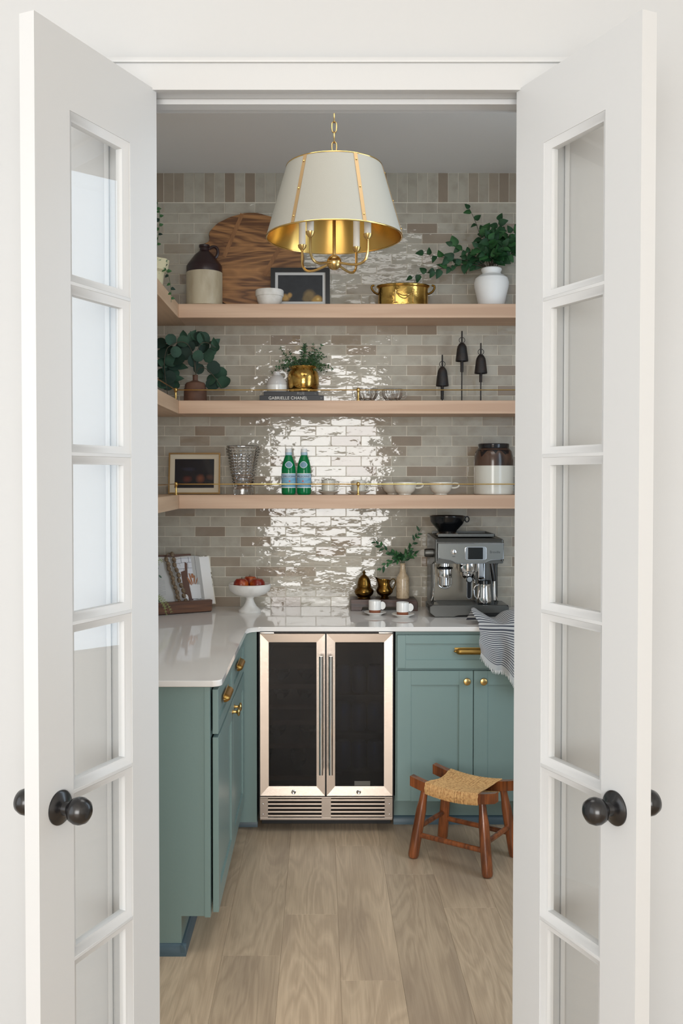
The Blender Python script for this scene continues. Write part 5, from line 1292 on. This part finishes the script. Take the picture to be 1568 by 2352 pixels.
for f in tw.bm.faces:
    for l in f.loops:
        i = idx[l.vert]; l[uvl].uv = ((i // (NV + 1)) / NU, (i % (NV + 1)) / NV)
tw.thick(.0022)
tt = thing('tea_towel', 'white cotton tea towel with dark stripes hanging over the worktop edge', 'towel', (.80, 4.2, ZW))
tw.build('cloth', M['towel'], tt, world=True, angle=80)
fg = MB()
for i in range(90):
    t = (i + .5) / 90; p = Vector(towel_pt(1, t)); fg.tube([p, p + Vector((rnd.uniform(-.004, .004), rnd.uniform(-.003, .001), -rnd.uniform(.010, .018)))], .0009, 4)
o = fg.build('fringe', mat('towel_fringe', (228, 227, 224), .9), tt, world=True); o['kind'] = 'stuff'

# ------------------------------------------------------------------ stool
sc_ = Vector((.589, 3.860, ZF)); U = Vector((.815, -.58, 0)).normalized(); V_ = Vector((-U.y, U.x, 0))
sl = thing('rush_stool', 'low wooden stool with a woven rush seat in front of the cabinet', 'stool', sc_)
Ms = Matrix(((U.x, V_.x, 0, 0), (U.y, V_.y, 0, 0), (0, 0, 1, 0), (0, 0, 0, 1)))
def s_build(b2, name, m, par=sl): return b2.xform(Ms).build(name, m, par)
def beam_z(u): return .283 + .026 * (abs(u) / .19) ** 2
for sv in (-1, 1):
    n = 18; vs_ = []
    for i in range(n + 1):
        u = -.19 + .38 * i / n; z = beam_z(u); h = .020; wv = .0155
        for dv, dz in ((-wv, -h), (wv, -h), (wv, h), (-wv, h)): vs_.append((u, sv * .097 + dv, z + dz))
    fs = [(i * 4 + k, i * 4 + (k + 1) % 4, (i + 1) * 4 + (k + 1) % 4, (i + 1) * 4 + k) for i in range(n) for k in range(4)] + [(0, 1, 2, 3), (n * 4 + 3, n * 4 + 2, n * 4 + 1, n * 4)]
    b2 = MB().raw(vs_, fs); es = [e for e in b2.bm.edges if e.calc_face_angle(0) > .6]
    bmesh.ops.bevel(b2.bm, geom=es, offset=.004, segments=2, affect='EDGES'); s_build(b2, 'seat_beam', M['stool_wood'])
def leg_pts(su, sv):
    a = Vector((su * .128, sv * .097, .285)); b_ = Vector((su * .167, sv * .127, 0)); return a, b_
for su in (-1, 1):
    for sv in (-1, 1):
        a, b_ = leg_pts(su, sv); rr = [(0, .0145), (.10, .0150), (.20, .0170), (.27, .0195), (.30, .0205), (.50, .0212), (.80, .0222), (.950, .0222), (.985, .0195), (1, .014)]
        s_build(MB().tube([a.lerp(b_, t) for t, r in rr], [r for t, r in rr], 16), 'leg', M['stool_wood'])
def on_leg(su, sv, t): a, b_ = leg_pts(su, sv); return a.lerp(b_, t)
for A, B, t in (((-1, -1), (1, -1), .66), ((-1, 1), (1, 1), .66), ((-1, -1), (-1, 1), .56), ((1, -1), (1, 1), .56)):
    s_build(MB().tube([on_leg(*A, t), on_leg(*B, t)], .0108, 12), 'stretcher', M['stool_wood'])
# rush cords wound over the two beams, each a loop of its own
ru = MB(); NC = 46
for i in range(NC):
    u = -.118 + .236 * (i + .5) / NC; z = beam_z(u); j = rnd.uniform(-.0012, .0012); hb_ = .0245; pts = []
    tw_ = .010 * math.sin(i * .9) ; sk = .012 * (u / .118)
    for k in range(9): a = PI + PI * (k / 8) ; 
    top = [(u - sk * .0 + j, -.097 - .0165, z - .022), (u + j, -.097 - .021, z), (u + j, -.097 - .013, z + .022)]
    mid = []
    for k in range(1, 8):
        f = k / 8; vv = -.097 + .194 * f
        pinch = 1 - .10 * math.sin(PI * f)
        mid.append((u * pinch + j + rnd.uniform(-.0006, .0006), vv, z + .0255 - .012 * math.sin(PI * f) + rnd.uniform(-.0008, .0008)))
    bot = [(u + j, .097 + .013, z + .022), (u + j, .097 + .021, z), (u + j, .097 + .0165, z - .022)]
    low = [(u + j, .06, z - .0255), (u + j, -.06, z - .0255)]
    ru.tube(top + mid + bot + low, .0031, 6, True)
o = s_build(ru, 'rush_seat', M['rush'])
o['kind'] = 'stuff'
